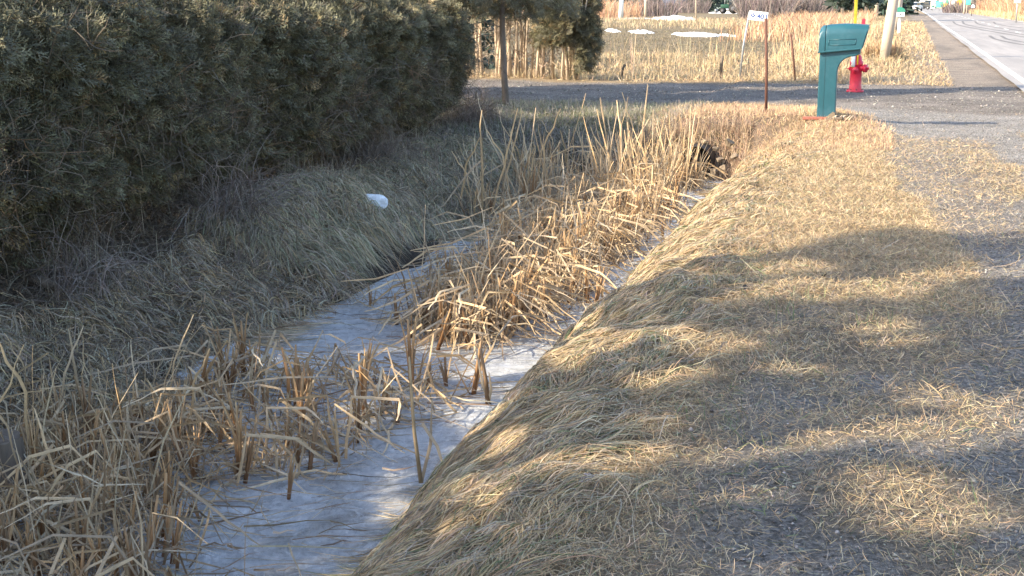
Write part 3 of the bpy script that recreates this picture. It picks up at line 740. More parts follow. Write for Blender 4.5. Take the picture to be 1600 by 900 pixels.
# ------------------------------------------------------------------ the long cedar hedge
def face_x(y, z):
    # hedge face on the ditch side: bulging, receding low down and rounding off at the top
    f = -5.12 - .028 * (y - 7) + (fbm(y * .9, z * .8, s=151) - .5) * .55 + (fbm(y * 3, z * 3, s=153) - .5) * .28
    f = f - .5 * sst(.55, -.1, z) - .75 * sst(1.15, 1.95, z) ** 2
    return f
hedge = empty('cedar_hedge', (-5.8, 13, -.1), 'tall dark green cedar hedge in shade along the left side of the ditch', 'hedge')
def in_lit_gap(y, z): return 0
nH = 74000
y = 2.0 + (17.6 - 2.0) * RNG.random(nH) ** 1.1; z = -.05 + 1.98 * RNG.random(nH) ** .92
top = 1.86 + (fbm(y * .7, 2.2, s=157) - .5) * .25
back = RNG.random(nH)
fx = face_x(y, z); dep = np.abs(RNG.normal(size=nH)) * .2
x = np.where(back < .80, fx - dep, fx - .35 - RNG.random(nH) * .85)
# the far end closes round
ek = sst(16.7, 17.7, y); x = x - ek * .45 * RNG.random(nH)
keep = (z < top) & (RNG.random(nH) < (.45 + .55 * sst(.0, .45, z + (fbm(y * 1.5, 8.8, s=159) - .5) * .8))) 
hole = fbm(y * 2.3, z * 2.3, x * 1.2, s=161, o=2)
keep &= (hole > .335)
keep &= (y > 6.7) | (RNG.random(nH) < .0) | shades(np.stack([x, y, z], 1))  # out-of-view near stretch cut open to let sun onto the lit patches
x, y, z = x[keep], y[keep], z[keep]; n = len(x)
pts = np.stack([x + 5.8, y - 13, z + .1], 1)
gn_instances('foliage', pts, outward_rot(np.full(n, .9), np.full(n, -.3), n), RNG.uniform(.7, 1.35, n), src, hedge, 7)
# grey dead twigs and stems low in the hedge
n2 = 8000; y = 4 + 13.4 * RNG.random(n2) ** 1.1; z = -.1 + 1.0 * RNG.random(n2) ** 1.6 + .7 * (RNG.random(n2) < .12); x = face_x(y, z) + .12 - np.abs(RNG.normal(size=n2)) * .35
gn_instances('dead_twigs', np.stack([x + 5.8, y - 13, z + .1], 1), RNG.random((n2, 3)) * 6.28, RNG.uniform(.7, 1.9, n2), src2, hedge, 5)
for k in range(23):
    yy = 4.4 + k * .57 + random.uniform(-.12, .12); xx = -5.75 + random.uniform(-.15, .15); zb = Hs(xx, yy) - .05
    P = [(xx + 5.8, yy - 13, zb + .1), (xx + 5.8 + random.uniform(-.08, .08), yy - 13 + random.uniform(-.08, .08), zb + .9), (xx + 5.8 + random.uniform(-.1, .1), yy - 13 + random.uniform(-.12, .12), 1.8)]
    tube('trunk', np.array(P), [random.uniform(.035, .06), .03, .012], 'bark', hedge, 6)
# long bare stems leaning out of the hedge foot
n3 = 380; y = RNG.uniform(5.5, 17.3, n3); zz = RNG.uniform(-.1, .25, n3); x = face_x(y, zz) - .05
P = np.zeros((n3, 7, 3)); p = np.stack([x, y, H(x, y) + .02], 1); d = np.stack([RNG.normal(size=n3) * .35 + .15, RNG.normal(size=n3) * .5, RNG.uniform(.3, 1.2, n3)], 1); d = unit(d)
Ls = RNG.uniform(.25, .9, n3)
for k in range(7):
    P[:, k] = p - np.array([-5.8, 13, -.1]); p = p + d * (Ls / 6)[:, None]; d = unit(d + RNG.normal(size=(n3, 3)) * .22 - np.array([0, 0, .12]))
V, F, C = ribbons(P, RNG.uniform(.003, .007, n3), pick([(.15, .12, .10), (.19, .16, .13), (.11, .09, .07)], n3))
o = link('bare_stems', mesh_np('bare_stems', V, F, C), 'twig', hedge); o['kind'] = 'stuff'

# bramble tangles at the hedge foot
def bramble(cx, cy, rx, ry, h, n, label):
    z0 = Hs(cx, cy); t = empty('bramble', (cx, cy, z0), label, 'bramble', 'brambles at the hedge foot')
    K = 9; a = RNG.random(n) * 6.28; p = np.stack([np.cos(a) * rx * RNG.random(n), np.sin(a) * ry * RNG.random(n), np.zeros(n)], 1)
    d = unit(np.stack([RNG.normal(size=n) * .4 + .1, RNG.normal(size=n) * .4, np.ones(n) * 1.1], 1)); Ls = RNG.uniform(.5, 1.2, n) * h
    P = np.zeros((n, K, 3))
    for k in range(K):
        P[:, k] = p; p = p + d * (Ls / (K - 1))[:, None]; d = unit(d + RNG.normal(size=(n, 3)) * .25 - np.array([0, 0, .3])); p[:, 2] = np.maximum(p[:, 2], .0)
    V, F, C = ribbons(P, RNG.uniform(.0025, .005, n), pick([(.20, .165, .14), (.15, .12, .10), (.26, .21, .18)], n))
    o = link('stems', mesh_np('stems', V, F, C), 'twig', t); o['kind'] = 'stuff'
bramble(-4.98, 9.6, .3, .45, 1.0, 420, 'grey wiry bramble tangle hanging at the middle of the hedge foot')
bramble(-4.95, 7.4, .25, .5, .7, 260, 'low grey bramble in the dark hollow at the left of the hedge foot')
bramble(-5.3, 13.6, .25, .6, .8, 300, 'grey bramble beside the white lump under the hedge')
bramble(-5.6, 17.9, .4, .8, .9, 700, 'brown bramble at the far end of the hedge near the driveway')

# ------------------------------------------------------------------ generic trees
def leaf_cloud(n, centers, radii, size, pal, flat=.5, keep=None):
    i = RNG.integers(0, len(centers), n); c = np.array(centers)[i]; r = np.array(radii)[i]
    d = unit(RNG.normal(size=(n, 3))) * (RNG.random((n, 1)) ** .45)
    p = c + d * (r[:, None] if r.ndim == 1 else r)
    if keep is not None: k = keep(p); p, i = p[k], i[k]; n = len(p)
    a = unit(RNG.normal(size=(n, 3)) * np.array([1, 1, flat])); b = unit(np.cross(a, RNG.normal(size=(n, 3))))
    s = RNG.uniform(size * .6, size * 1.4, n)[:, None]
    V = np.stack([p - a * s, p + b * s * .38, p + a * s, p - b * s * .38], 1).reshape(-1, 3)
    F = (np.arange(n)[:, None] * 4 + np.arange(4)[None]); C = np.repeat(pick(pal, n, .2), 4, 0)
    return V, F, C
CEDAR = [(.075, .095, .05), (.10, .115, .06), (.06, .075, .045), (.12, .12, .07)]
SPRUCE = [(.05, .075, .06), (.07, .095, .075), (.04, .06, .05)]
def conifer(loc, h, r, label, pal=SPRUCE, nleaf=2600, base=.3, size=.16, group=None, keep=None, name='spruce_tree', mat='bark', tr=.12, cat_='tree'):
    t = empty(name, loc, label, cat_, group)
    tube('trunk', np.array([(0, 0, -.1), (random.uniform(-.1, .1), 0, h * .5), (0, 0, h)]), [tr, tr * .6, .02], mat, t, 8)
    cs, rs, limbs = [], [], []
    nl = max(6, int((h - base) / .45))
    for k in range(nl):
        zz = base + (h - base) * (k + .3) / nl; rr = r * (1 - (zz - base) / (h - base + .3)) ** .8 + .12
        m = 6
        for j in range(m):
            a = j * 6.283 / m + random.random() * 1.2; q = rr * random.uniform(.55, 1.05)
            cs.append((math.cos(a) * q * .65, math.sin(a) * q * .65, zz - q * .12 + random.uniform(-.1, .1))); rs.append((q * .42 + .06, q * .42 + .06, q * .2 + .06))
            limbs.append([(0, 0, zz), (math.cos(a) * q * .5, math.sin(a) * q * .5, zz - q * .05), (math.cos(a) * q, math.sin(a) * q, zz - q * .2)])
    V, F, C = ribbons(np.array(limbs), np.full(len(limbs), .03), np.array([[.13, .1, .08]]))
    o = link('limbs', mesh_np('limbs', V, F, C), 'twig', t); o['kind'] = 'stuff'
    kp = (lambda p: keep(p + np.array(loc))) if keep else None
    V, F, C = leaf_cloud(nleaf, cs, rs, size, pal, keep=kp)
    o = link('crown', mesh_np('crown', V, F, C), 'crown_leaf', t); o['kind'] = 'stuff'
    return t

# --- spruces beside the camera, outside the left edge: they throw the dappled shade
# never in view; leaves are dropped where they would darken a sun patch
def shade_tree(loc, h, label, nleaf, rx, ry):
    t = empty('spruce_tree', loc, label, 'tree', 'unseen spruces beside the camera')
    tube('trunk', np.array([(0, 0, -.1), (.05, 0, h * .5), (0, 0, h)]), [.16, .1, .02], 'bark', t, 8)
    n = nleaf; zz = h * RNG.random(n) ** .9; k = (1 - zz / h) * .75 + .25; a = RNG.random(n) * 6.283; q = RNG.random(n) ** .5
    p = np.stack([np.cos(a) * q * rx * k, np.sin(a) * q * ry * k, zz], 1)
    wp = p + np.array(loc); kk = shades(wp) & ((wp[:, 2] > 1.75) | (wp[:, 1] < .8 * -wp[:, 0] - .5)); p = p[kk]; n = len(p)
    a = unit(RNG.normal(size=(n, 3))); b = unit(np.cross(a, RNG.normal(size=(n, 3)))); s = RNG.uniform(.08, .16, n)[:, None]
    V = np.stack([p - a * s, p + b * s * .45, p + a * s, p - b * s * .45], 1).reshape(-1, 3)
    o = link('crown', mesh_np('crown', V, np.arange(n * 4).reshape(-1, 4), np.repeat(pick(SPRUCE, n, .2), 4, 0)), 'crown_leaf', t); o['kind'] = 'stuff'
shade_tree((-7.9, -2.4, 0), 8.5, 'unseen spruce left of the view, crown cut to throw dappled shade', 9500, 2.3, 2.3)
shade_tree((-8.1, .4, 0), 8.5, 'unseen spruce left of the view, crown cut to throw dappled shade', 9500, 2.3, 2.3)
shade_tree((-8.0, 3.1, 0), 8.0, 'unseen spruce left of the view, crown cut to throw dappled shade', 6500, 2.2, 2.2)
shade_tree((-5.0, -3.4, 0), 6.5, 'unseen spruce left of the view, crown cut to throw dappled shade', 4000, 1.8, 1.8)

conifer((-8.4, 19.2, 0), 7.5, 2.2, 'unseen tall spruce behind the hedge, added to shade the driveway', nleaf=9000, base=1.8, size=.17, group='unseen spruces behind the hedge end')  # hidden pair added to cast the shadow band over the driveway
conifer((-9.6, 21.9, 0), 7.5, 2.2, 'unseen tall spruce behind the hedge, added to shade the driveway', nleaf=9000, base=2.0, size=.17, group='unseen spruces behind the hedge end')
# the young tree whose trunk stands by the driveway
t = empty('young_cedar', (-5.95, 21.0, Hs(-5.95, 21.0)), 'slim young cedar with bare dark trunk standing at the driveway edge past the hedge', 'tree')
tube('trunk', np.array([(0.03, 0, -.05), (0, 0, .5), (-.03, 0, 1.2), (-.05, .05, 3), (0, 0, 6.2)]), [.06, .05, .045, .04, .015], 'bark', t, 9)
nl = 26; limbs = []
for k in range(nl):
    a = random.random() * 6.28; z0 = 1.05 + 4.6 * k / nl; q = random.uniform(.4, .95) * (1 - .1 * k / nl)
    limbs.append([(0, 0, z0), (math.cos(a) * q * .5, math.sin(a) * q * .5, z0 + .1), (math.cos(a) * q, math.sin(a) * q, z0 + random.uniform(0, .3))])
V, F, C = ribbons(np.array(limbs), np.full(nl, .022), np.array([[.2, .16, .13]])); o = link('limbs', mesh_np('limbs', V, F, C), 'twig', t); o['kind'] = 'stuff'
n = 9000; zz = 1.42 + 4.9 * RNG.random(n); a = RNG.random(n) * 6.28; q = RNG.random(n) ** .6 * 1.15 * (1 - .12 * (zz - 1.3))
keep = fbm(np.cos(a) * q * 2.2 + 5, np.sin(a) * q * 2.2 + 5, zz * 1.9, s=181, o=2) > .47
pts = np.stack([np.cos(a) * q, np.sin(a) * q, zz], 1)[keep]
gn_instances('crown', pts, outward_rot(pts[:, 0], pts[:, 1], len(pts)), RNG.uniform(.8, 1.4, len(pts)), src, t, 7)

# old cedars with bare forked stems across the driveway
def old_cedar(loc, label, nst, rx, ry, foliage, stem_h=2.7, lo=1.0, seed=0, dens_=1.0, side=0):
    t = empty('old_cedar', loc, label, 'tree', 'old cedars across the driveway')
    for k in range(nst):
        a = random.random() * 6.28; q = random.random() ** .6; bx, by = math.cos(a) * rx * q * .75, math.sin(a) * ry * q * .6
        lean = random.uniform(-.25, .25); h = random.uniform(1.6, stem_h)
        P = [(bx, by, -.1), (bx + lean * .25 + random.uniform(-.05, .05), by, h * .3), (bx + lean * .6 + random.uniform(-.06, .06), by + random.uniform(-.1, .1), h * .65), (bx + lean + random.uniform(-.1, .1), by, h)]
        r0 = random.uniform(.02, .05)
        tube('stem', np.array(P), [r0, r0 * .85, r0 * .7, r0 * .4], 'pale_bark', t, 7)
    nb = nst * 18; P = np.zeros((nb, 5, 3)); p = np.stack([RNG.uniform(-rx, rx, nb) * .8, RNG.uniform(-ry, ry, nb) * .6, RNG.uniform(.15, 1.6, nb)], 1); d = unit(RNG.normal(size=(nb, 3)) + np.array([0, 0, .7]))
    for k in range(5): P[:, k] = p; p = p + d * RNG.uniform(.05, .15, nb)[:, None]; d = unit(d + RNG.normal(size=(nb, 3)) * .35)
    V, F, C = ribbons(P, RNG.uniform(.008, .02, nb), pick([(.42, .32, .22), (.34, .26, .19), (.24, .2, .16)], nb)); o = link('branches', mesh_np('branches', V, F, C), 'twig', t); o['kind'] = 'stuff'
    n = int(foliage * dens_); zz = .1 + 2.1 * RNG.random(n); a = RNG.random(n) * 6.28; q = RNG.random(n) ** .45
    px_, py_ = np.cos(a) * q * rx * 1.15, np.sin(a) * q * ry * 1.1
    k = (zz > lo + (fbm(px_ * 2, py_ * 2, s=191 + seed) - .5) * .9)
    if side: k |= (px_ * side > rx * .55)
    px_, py_, zz = px_[k], py_[k], zz[k]
    k = fbm(px_ * 2.4, py_ * 2.4, zz * 2.4, s=193 + seed, o=2) > (.455 if side else .46)
    pts = np.stack([px_, py_, zz], 1)[k]
    gn_instances('foliage', pts, outward_rot(pts[:, 0], pts[:, 1], len(pts)), RNG.uniform(1.0, 1.7, len(pts)), src, t, 7)
old_cedar((-6.85, 29.2, -.05), 'bushy old cedar at the right end of the row across the driveway', 12, .55, .7, 7500, lo=.8, seed=1, side=1)
old_cedar((-7.75, 29.6, -.05), 'old cedar of many pale bare stems in the middle of the row across the driveway', 17, .75, .7, 2600, lo=1.6, seed=2)
old_cedar((-8.6, 29.4, -.05), 'old cedar with splayed sunlit stems just right of the slim dark trunk', 14, .85, .7, 2600, lo=1.6, seed=3)
old_cedar((-9.9, 29.6, -.05), 'dark shaded old cedar between hedge and slim dark trunk', 10, .7, .6, 1500, lo=1.7, seed=4)
for k in range(5):
    conifer((-19 + k * 1.9, 36 + (k % 2) * 1.6, -.1), 6, 1.6, 'dark spruce standing behind the old cedars across the driveway', nleaf=3500, base=.1, size=.13, group='dark spruces behind the old cedars', tr=.1)

# ------------------------------------------------------------------ cattails
def leaf_path(r, kind):
    """9 points: kind 0 rises, snaps and hangs; 2 lies flat; 3 stands straight"""
    L = r.uniform(.4, .85); az = r.uniform(-.4, .4)
    def seg(p, az, el, l, n):
        d = np.array([math.cos(az) * math.cos(el), math.sin(az) * math.cos(el), math.sin(el)]); return [p + d * l * (k + 1) / n for k in range(n)]
    p = np.zeros(3); P = [p]
    if kind == 3: P += seg(p, az, r.uniform(1.1, 1.5), L * .6, 4); P += seg(P[-1], az + r.normal() * .3, r.uniform(.9, 1.4), L * .4, 4)
    elif kind == 2: P += seg(p, az, r.uniform(.05, .3), L * .3, 4); P += seg(P[-1], az + r.normal() * .5, r.uniform(-.15, .1), L * .5, 4)
    else:
        a = r.uniform(.22, .5); P += seg(p, az, r.uniform(.8, 1.5), L * a, 3)
        az += r.normal() * .6; P += seg(P[-1], az, r.uniform(-.75, .35), L * (1 - a) * .5, 1) if r.random() < .35 else seg(P[-1], az, r.uniform(-.6, -.05), L * (1 - a) * .5, 1)
        e2 = r.uniform(-.9, -.1); az += r.normal() * (.7 if r.random() < .4 else .15); P += seg(P[-1], az, e2, L * (1 - a) * .55, 4)
    P = np.array(P); P[:, 2] = np.maximum(P[:, 2], .008 + .01 * r.random()); return P
def leaf_mesh(seed, kind):
    r = np.random.default_rng(seed); P = leaf_path(r, kind)[None]; P[0, 1:, :2] += r.normal(size=(8, 2)) * .004
    a = r.uniform(0, 6.28); up = np.array([[[math.cos(a) * .9, math.sin(a) * .9, .45]]])
    c0 = np.array([[(.36, .22, .11), (.42, .28, .15), (.30, .2, .12)][r.integers(3)]]); c1 = np.array([[(.68, .54, .36), (.72, .60, .42), (.57, .46, .32), (.64, .47, .28)][r.integers(4)]])
    V, F, C = ribbons(P, np.array([r.uniform(.008, .0165)]), c0 * .6 + c1 * .4, c1, up=up, taper=.35, fold=.35)
    me = mesh_np('leaf', V, F, C); me.materials.append(MATS['cattail_leaf']); return me
def stalk_mesh(seed):
    """a sheathed stub: several nested half-sheaths round a cane, broken off ragged"""
    r = np.random.default_rng(seed); h = r.uniform(.10, .36); lean = r.normal(size=2) * .12; parts_ = []
    P = np.array([(lean[0] * t * h, lean[1] * t * h, t * h) for t in np.linspace(0, 1, 4)])
    V, F = tube_np(P, [.011, .009, .0075, .005], 6); c0 = np.array([.34, .17, .08]); c1 = np.array([.45, .29, .15]); tt = (V[:, 2:3] / h).clip(0, 1)
    parts_.append((V, F, c0 * (1 - tt) + c1 * tt))
    m = 4; Q = []
    for k in range(m):
        a = r.uniform(0, 6.28); hh = h * r.uniform(.6, 1.15); out = r.uniform(.05, .3)
        Q.append([(math.cos(a) * .009 + lean[0] * t * hh + math.cos(a) * out * hh * t ** 2.5, math.sin(a) * .009 + lean[1] * t * hh + math.sin(a) * out * hh * t ** 2.5, t * hh) for t in np.linspace(0, 1, 5)])
    V, F, C = ribbons(np.array(Q), r.uniform(.008, .016, m), np.array([[.38, .2, .1]]), np.array([[.5, .36, .21]]), up=unit(r.normal(size=(m, 1, 3)) * np.array([1, 1, .1])), fold=.4, taper=.5)
    parts_.append((V, F, C)); V, F, C = cat(parts_)
    me = mesh_np('stalk', V, F, C); me.materials.append(MATS['cattail_leaf']); return me
LEAF_K = [leaf_mesh(300 + k, 0) for k in range(26)]        # kinked
LEAF_F = [leaf_mesh(400 + k, 2) for k in range(12)]        # fallen flat
LEAF_S = [leaf_mesh(500 + k, 3) for k in range(10)]        # still straight
STALK = [stalk_mesh(600 + k) for k in range(14)]
def litter_mesh(seed, n, rad, hmax):
    """the small leaves of a clump, joined"""
    r = np.random.default_rng(seed); Ps = []
    for k in range(n):
        P = leaf_path(r, [0, 0, 2, 0, 3][r.integers(5)]) * np.array([1, 1, hmax]) * r.uniform(.5, .95)
        a = r.uniform(0, 6.28); c, s = math.cos(a), math.sin(a); P = np.stack([P[:, 0] * c - P[:, 1] * s, P[:, 0] * s + P[:, 1] * c, P[:, 2]], 1)
        q = r.normal(size=2) * rad; P[:, 0] += q[0]; P[:, 1] += q[1]; Ps.append(P)
    pal = np.array([(.56, .46, .31), (.48, .37, .24), (.36, .26, .17), (.62, .51, .36), (.27, .19, .12)])
    c1 = pal[r.integers(0, 5, n)]; V, F, C = ribbons(np.array(Ps), r.uniform(.005, .011, n), c1 * .8, c1, up=unit(r.normal(size=(n, 1, 3))), taper=.3)
    me = mesh_np('leaf_litter', V, F, C); me.materials.append(MATS['cattail_leaf']); return me
LITTER = [litter_mesh(700 + k, 34, .16, .9) for k in range(8)]
LITTER_SM = [litter_mesh(720 + k, 14, .13, .6) for k in range(4)]
def clump(x, y, label, group, nleaf=10, nstalk=4, s=1.0, rad=.12, lean=None, straight=0, litter=1, fall=2):
    t = empty('cattail_clump', (x, y, ICE_Z), label, 'cattails', group)
    def pl(): return (random.gauss(0, rad), random.gauss(0, rad), 0)
    for k in range(nstalk): link('stalk', random.choice(STALK), None, t, pl(), (random.gauss(0, .12), random.gauss(0, .12), random.random() * 6.28), s * random.uniform(.7, 1.25))
    for k in range(nleaf):
        src_ = LEAF_S if random.random() < straight else LEAF_K
        az = random.random() * 6.28 if (lean is None or random.random() < .3) else lean + random.gauss(0, .45)
        link('leaf', random.choice(src_), None, t, pl(), (random.gauss(0, .1), random.gauss(0, .1), az), s * random.uniform(.65, 1.2))
    for k in range(fall): link('leaf', random.choice(LEAF_F), None, t, pl(), (0, 0, random.random() * 6.28), s * random.uniform(.7, 1.1))
    if litter:
        o = link('leaf_litter', random.choice(LITTER if litter == 1 else LITTER_SM), None, t, (0, 0, 0), (0, 0, random.random() * 6.28), s); o['kind'] = 'stuff'
    return t
def bed(n, poly_fn, mind, label, group, rows=('near end', 'middle', 'far end'), y_=(5, 7), mid=None, **kw):
    pts = []; tries = 0
    while len(pts) < n and tries < 4000:
        tries += 1; p = poly_fn()
        if p is None or any((p[0] - q[0]) ** 2 + (p[1] - q[1]) ** 2 < mind ** 2 for q in pts): continue
        pts.append(p); ri = min(len(rows) - 1, max(0, int((p[1] - y_[0]) / (y_[1] - y_[0]) * len(rows)))); sd = ('left' if p[0] < mid(p[1]) else 'right') if mid else ''
        clump(p[0], p[1], label + ', ' + (sd + ' side, ' if sd else '') + rows[ri], group, **{k: (v() if callable(v) else v) for k, v in kw.items()})
    return pts
R_ = random.uniform
def central():
    y = R_(8.3, 14.8); lo = np.interp(y, [8.3, 9.2, 11, 15], [-2.9, -3.2, -3.2, -3.25]); hi = np.interp(y, [8.3, 9, 10, 11, 15], [-2.55, -2.35, -2.25, -2.35, -2.3])
    return (R_(lo, hi), y)
bed(88, central, .17, 'sunlit broken cattails in the dense middle bed', 'sunlit cattails in the middle bed', rows=('at the near end', 'in the near half', 'in the far half', 'toward the culvert'), y_=(8.3, 14.8), mid=lambda y: -2.85, nleaf=lambda: random.randint(12, 17), nstalk=lambda: random.randint(3, 6), s=lambda: R_(.85, 1.25), rad=.13)
def fore_left():
    y = R_(4.5, 6.15); lo = np.interp(y, [4.6, 6.9], [-4.0, -4.7]); hi = np.interp(y, [4.6, 5.3, 6.2, 7.0], [-3.25, -3.3, -3.55, -4.0]); return (R_(lo, hi), y)
bed(22, fore_left, .2, 'grey shaded cattails in the dense bank at lower left', 'shaded cattails at the lower left', rows=('bottom edge', 'behind the stump', 'back row'), y_=(4.5, 6.15), mid=lambda y: float(np.interp(y, [4.6, 7.2], [-3.75, -4.5])), nleaf=lambda: random.randint(9, 14), nstalk=lambda: random.randint(4, 7), s=lambda: R_(.75, 1.0), rad=.13, straight=.2)
def fore_mid():
    y = R_(5.2, 7.3); lo = np.interp(y, [5.2, 7.3], [-3.4, -4.0]); return (R_(lo, np.interp(y, [5.2, 5.9, 6.6, 7.3], [-3.0, -2.6, -2.45, -2.35])), y)
bed(21, fore_mid, .26, 'sparse broken cattail tuft on open foreground ice', 'sparse cattail tufts on the open ice', rows=('nearest row', 'centre row', 'row before the middle bed'), y_=(5.2, 7.3), mid=lambda y: -2.95, nleaf=lambda: random.randint(7, 12), nstalk=lambda: random.randint(2, 5), s=lambda: R_(.8, 1.15), rad=.11, litter=2, fall=4)
def fore_bottom():
    y = R_(4.25, 5.2); return (R_(-3.35, np.interp(y, [4.2, 5.2], [-2.65, -2.9])), y)
bed(10, fore_bottom, .2, 'pale bent cattails leaning over ice at bottom edge', 'bent cattails along the bottom edge', rows=('in front', 'behind'), y_=(4.25, 5.2), mid=lambda y: -3.0, nleaf=lambda: random.randint(7, 11), nstalk=lambda: random.randint(2, 5), s=lambda: R_(.75, 1.0), rad=.1, lean=PI * 1.05)
def back_left():
    y = R_(13.2, 17.2); return (R_(-4.3, -3.1), y)
bed(20, back_left, .3, 'slender grey cattails shaded before the far slope', 'grey cattails before the far slope', rows=('front', 'middle', 'back'), y_=(12.5, 17.2), mid=lambda y: -3.75, nleaf=lambda: random.randint(11, 16), nstalk=2, s=lambda: R_(.9, 1.45), rad=.12, straight=.65, litter=2)
def culv():
    y = R_(14.6, 17.05); return (R_(-3.0, -2.36), y)
bed(24, culv, .16, 'upright sunlit cattails crowding the culvert mouth', 'upright cattails by the culvert mouth', rows=('front', 'middle', 'right before the pipe'), y_=(14.6, 17.0), mid=lambda y: -2.7, nleaf=lambda: random.randint(9, 13), nstalk=4, s=lambda: R_(.85, 1.15), rad=.11, straight=.6)
bed(7, lambda: (R_(-2.68, -2.3), R_(16.3, 16.95)), .13, 'upright sunlit cattails right in front of the pipe', 'upright cattails by the culvert mouth', nleaf=lambda: random.randint(10, 14), nstalk=4, s=lambda: R_(.9, 1.15), rad=.09, straight=.6)
def left_mid():
    y = R_(7.4, 11.0); return (R_(-4.15, -3.45), y)
bed(4, left_mid, .5, 'low dark cattail tuft by the shaded left bank', 'low dark cattail tufts by the left bank', rows=('nearest', 'middle', 'by the grass hump'), y_=(7.4, 11), nleaf=lambda: random.randint(3, 6), nstalk=2, s=lambda: R_(.4, .6), rad=.08, litter=2)

# single stalks that stand out
def cane(name, base, pts, r0, label, leaves=(), group=None, mat='cattail_leaf', col=(.5, .38, .23)):
    t = empty(name, base, label, 'cattail', group)
    P = np.array([(0, 0, 0)] + list(pts), float)
    V, F = tube_np(P, np.linspace(r0, r0 * .45, len(P)), 7)
    me = mesh_np('stalk', V, F, np.broadcast_to(np.array(col), (len(V), 3)), True); link('stalk', me, mat, t)
    for q in leaves:
        V, F, C = ribbons(np.array([q]), [.016], np.array([[.48, .38, .26]]), np.array([[.55, .45, .32]]), up=np.array([[[.3, -.9, .3]]]), fold=.3, taper=.3)
        link('leaf', mesh_np('leaf', V, F, C), mat, t)
    return t
c = un(754, 345, -.5)
cane('cattail_stalk', (c.x, c.y, -.52), [(0, 0, .5), (-.02, 0, .95), (.0, 0, 1.1)], .012, 'tall lone cattail stalk with a long broken leaf hanging left, beside the left bank',
     [[(0, 0, .62), (-.08, -.02, .55), (-.22, -.05, .38), (-.36, -.1, .18), (-.5, -.15, .08)], [(.02, 0, .05), (-.04, -.02, .25), (.0, 0, .4)]])
c = un(763, 633, ICE_Z)
t = cane('cattail_stub', (c.x, c.y, ICE_Z), [(-.015, 0, .15), (-.045, 0, .33)], .017, 'thick brown broken cattail stub standing alone on bright ice in front of the middle bed', [[(0, 0, 0), (.02, -.01, .1), (.01, -.02, .2)], [(.012, 0, 0), (-.03, -.01, .12), (-.07, -.02, .36)]], col=(.26, .17, .10))
c = un(658, 755, ICE_Z)
cane('cattail_stalk', (c.x, c.y, ICE_Z), [(-.03, 0, .25), (-.045, .0, .5), (-.05, 0, .62)], .011, 'tall thin split stalk standing right of centre on the foreground ice', [[(0, 0, 0), (.05, 0, .2), (.06, 0, .42)], [(.01, 0, .3), (.09, -.02, .2), (.16, -.05, .02)]])
c = un(452, 640, ICE_Z)
cane('cattail_stalk', (c.x, c.y, ICE_Z), [(.0, 0, .18), (-.03, 0, .36)], .014, 'orange sunlit stub with a folded leaf on the ice left of centre', [[(0, 0, .3), (-.06, 0, .4), (-.12, -.02, .22), (-.14, -.03, .05)]], col=(.5, .27, .12))
for (px, py, h_, dx) in [(1018, 300, 1.05, .0), (945, 290, 1.0, .14), (885, 295, .8, .03), (1072, 300, 1.1, .03), (985, 270, .75, -.05), (820, 320, 1.15, .12)]:
    c = un(px, py, ICE_Z + .1)
    cane('cattail_stalk', (c.x, c.y, ICE_Z), [(dx * .4, 0, h_ * .5), (dx, 0, h_)], .009, 'straight pale stalk rising above the reeds near the culvert', [], 'straight stalks above the far reeds', col=(.52, .40, .26))

# fallen stems on the ice
n = 900; y = 4.4 + 11 * RNG.random(n) ** 1.4; x = RNG.uniform(-4.0, -2.1, n); a = RNG.normal(size=n) * .5 + .35; Ls = RNG.uniform(.08, .5, n)
P = np.stack([x[:, None] + np.cos(a)[:, None] * Ls[:, None] * np.linspace(-.5, .5, 4), y[:, None] + np.sin(a)[:, None] * Ls[:, None] * np.linspace(-.5, .5, 4) + RNG.normal(size=(n, 4)) * .01, np.full((n, 4), ICE_Z + .022) + RNG.random((n, 4)) * .02], -1)
stuff('fallen_stems', *ribbons(P, RNG.uniform(.004, .012, n), pick([(.4, .3, .19), (.22, .15, .1), (.5, .4, .27), (.3, .2, .12)], n)), 'dry_grass', 'broken stems and dark leaf bits frozen into the ditch ice', 'reed debris')

# ------------------------------------------------------------------ old stump at the lower left
c = un(14, 800, ICE_Z)
t = empty('wooden_stump', (c.x - .13, c.y + .08, ICE_Z), 'weathered dark wooden stump among cattails at the left edge', 'stump')
b = bmesh.new(); seg = 22
ring = []
for k, (zz, rr) in enumerate([(-.05, .17), (.1, .155), (.2, .15), (.29, .14)]):
    ring.append([b.verts.new((math.cos(j * 2 * PI / seg) * rr * (1 + .09 * math.sin(j * 5.1 + 1) + random.uniform(-.11, .11)), math.sin(j * 2 * PI / seg) * rr * (1 + .09 * math.sin(j * 3.7) + random.uniform(-.11, .11)), zz + (random.uniform(-.05, .04) if zz > .25 else 0))) for j in range(seg)])
for a_, b_ in zip(ring, ring[1:]):
    for j in range(seg): b.faces.new((a_[j], a_[(j + 1) % seg], b_[(j + 1) % seg], b_[j]))
b.faces.new(ring[-1]); bm_obj('trunk', b, 'old_wood', t, smooth=False)

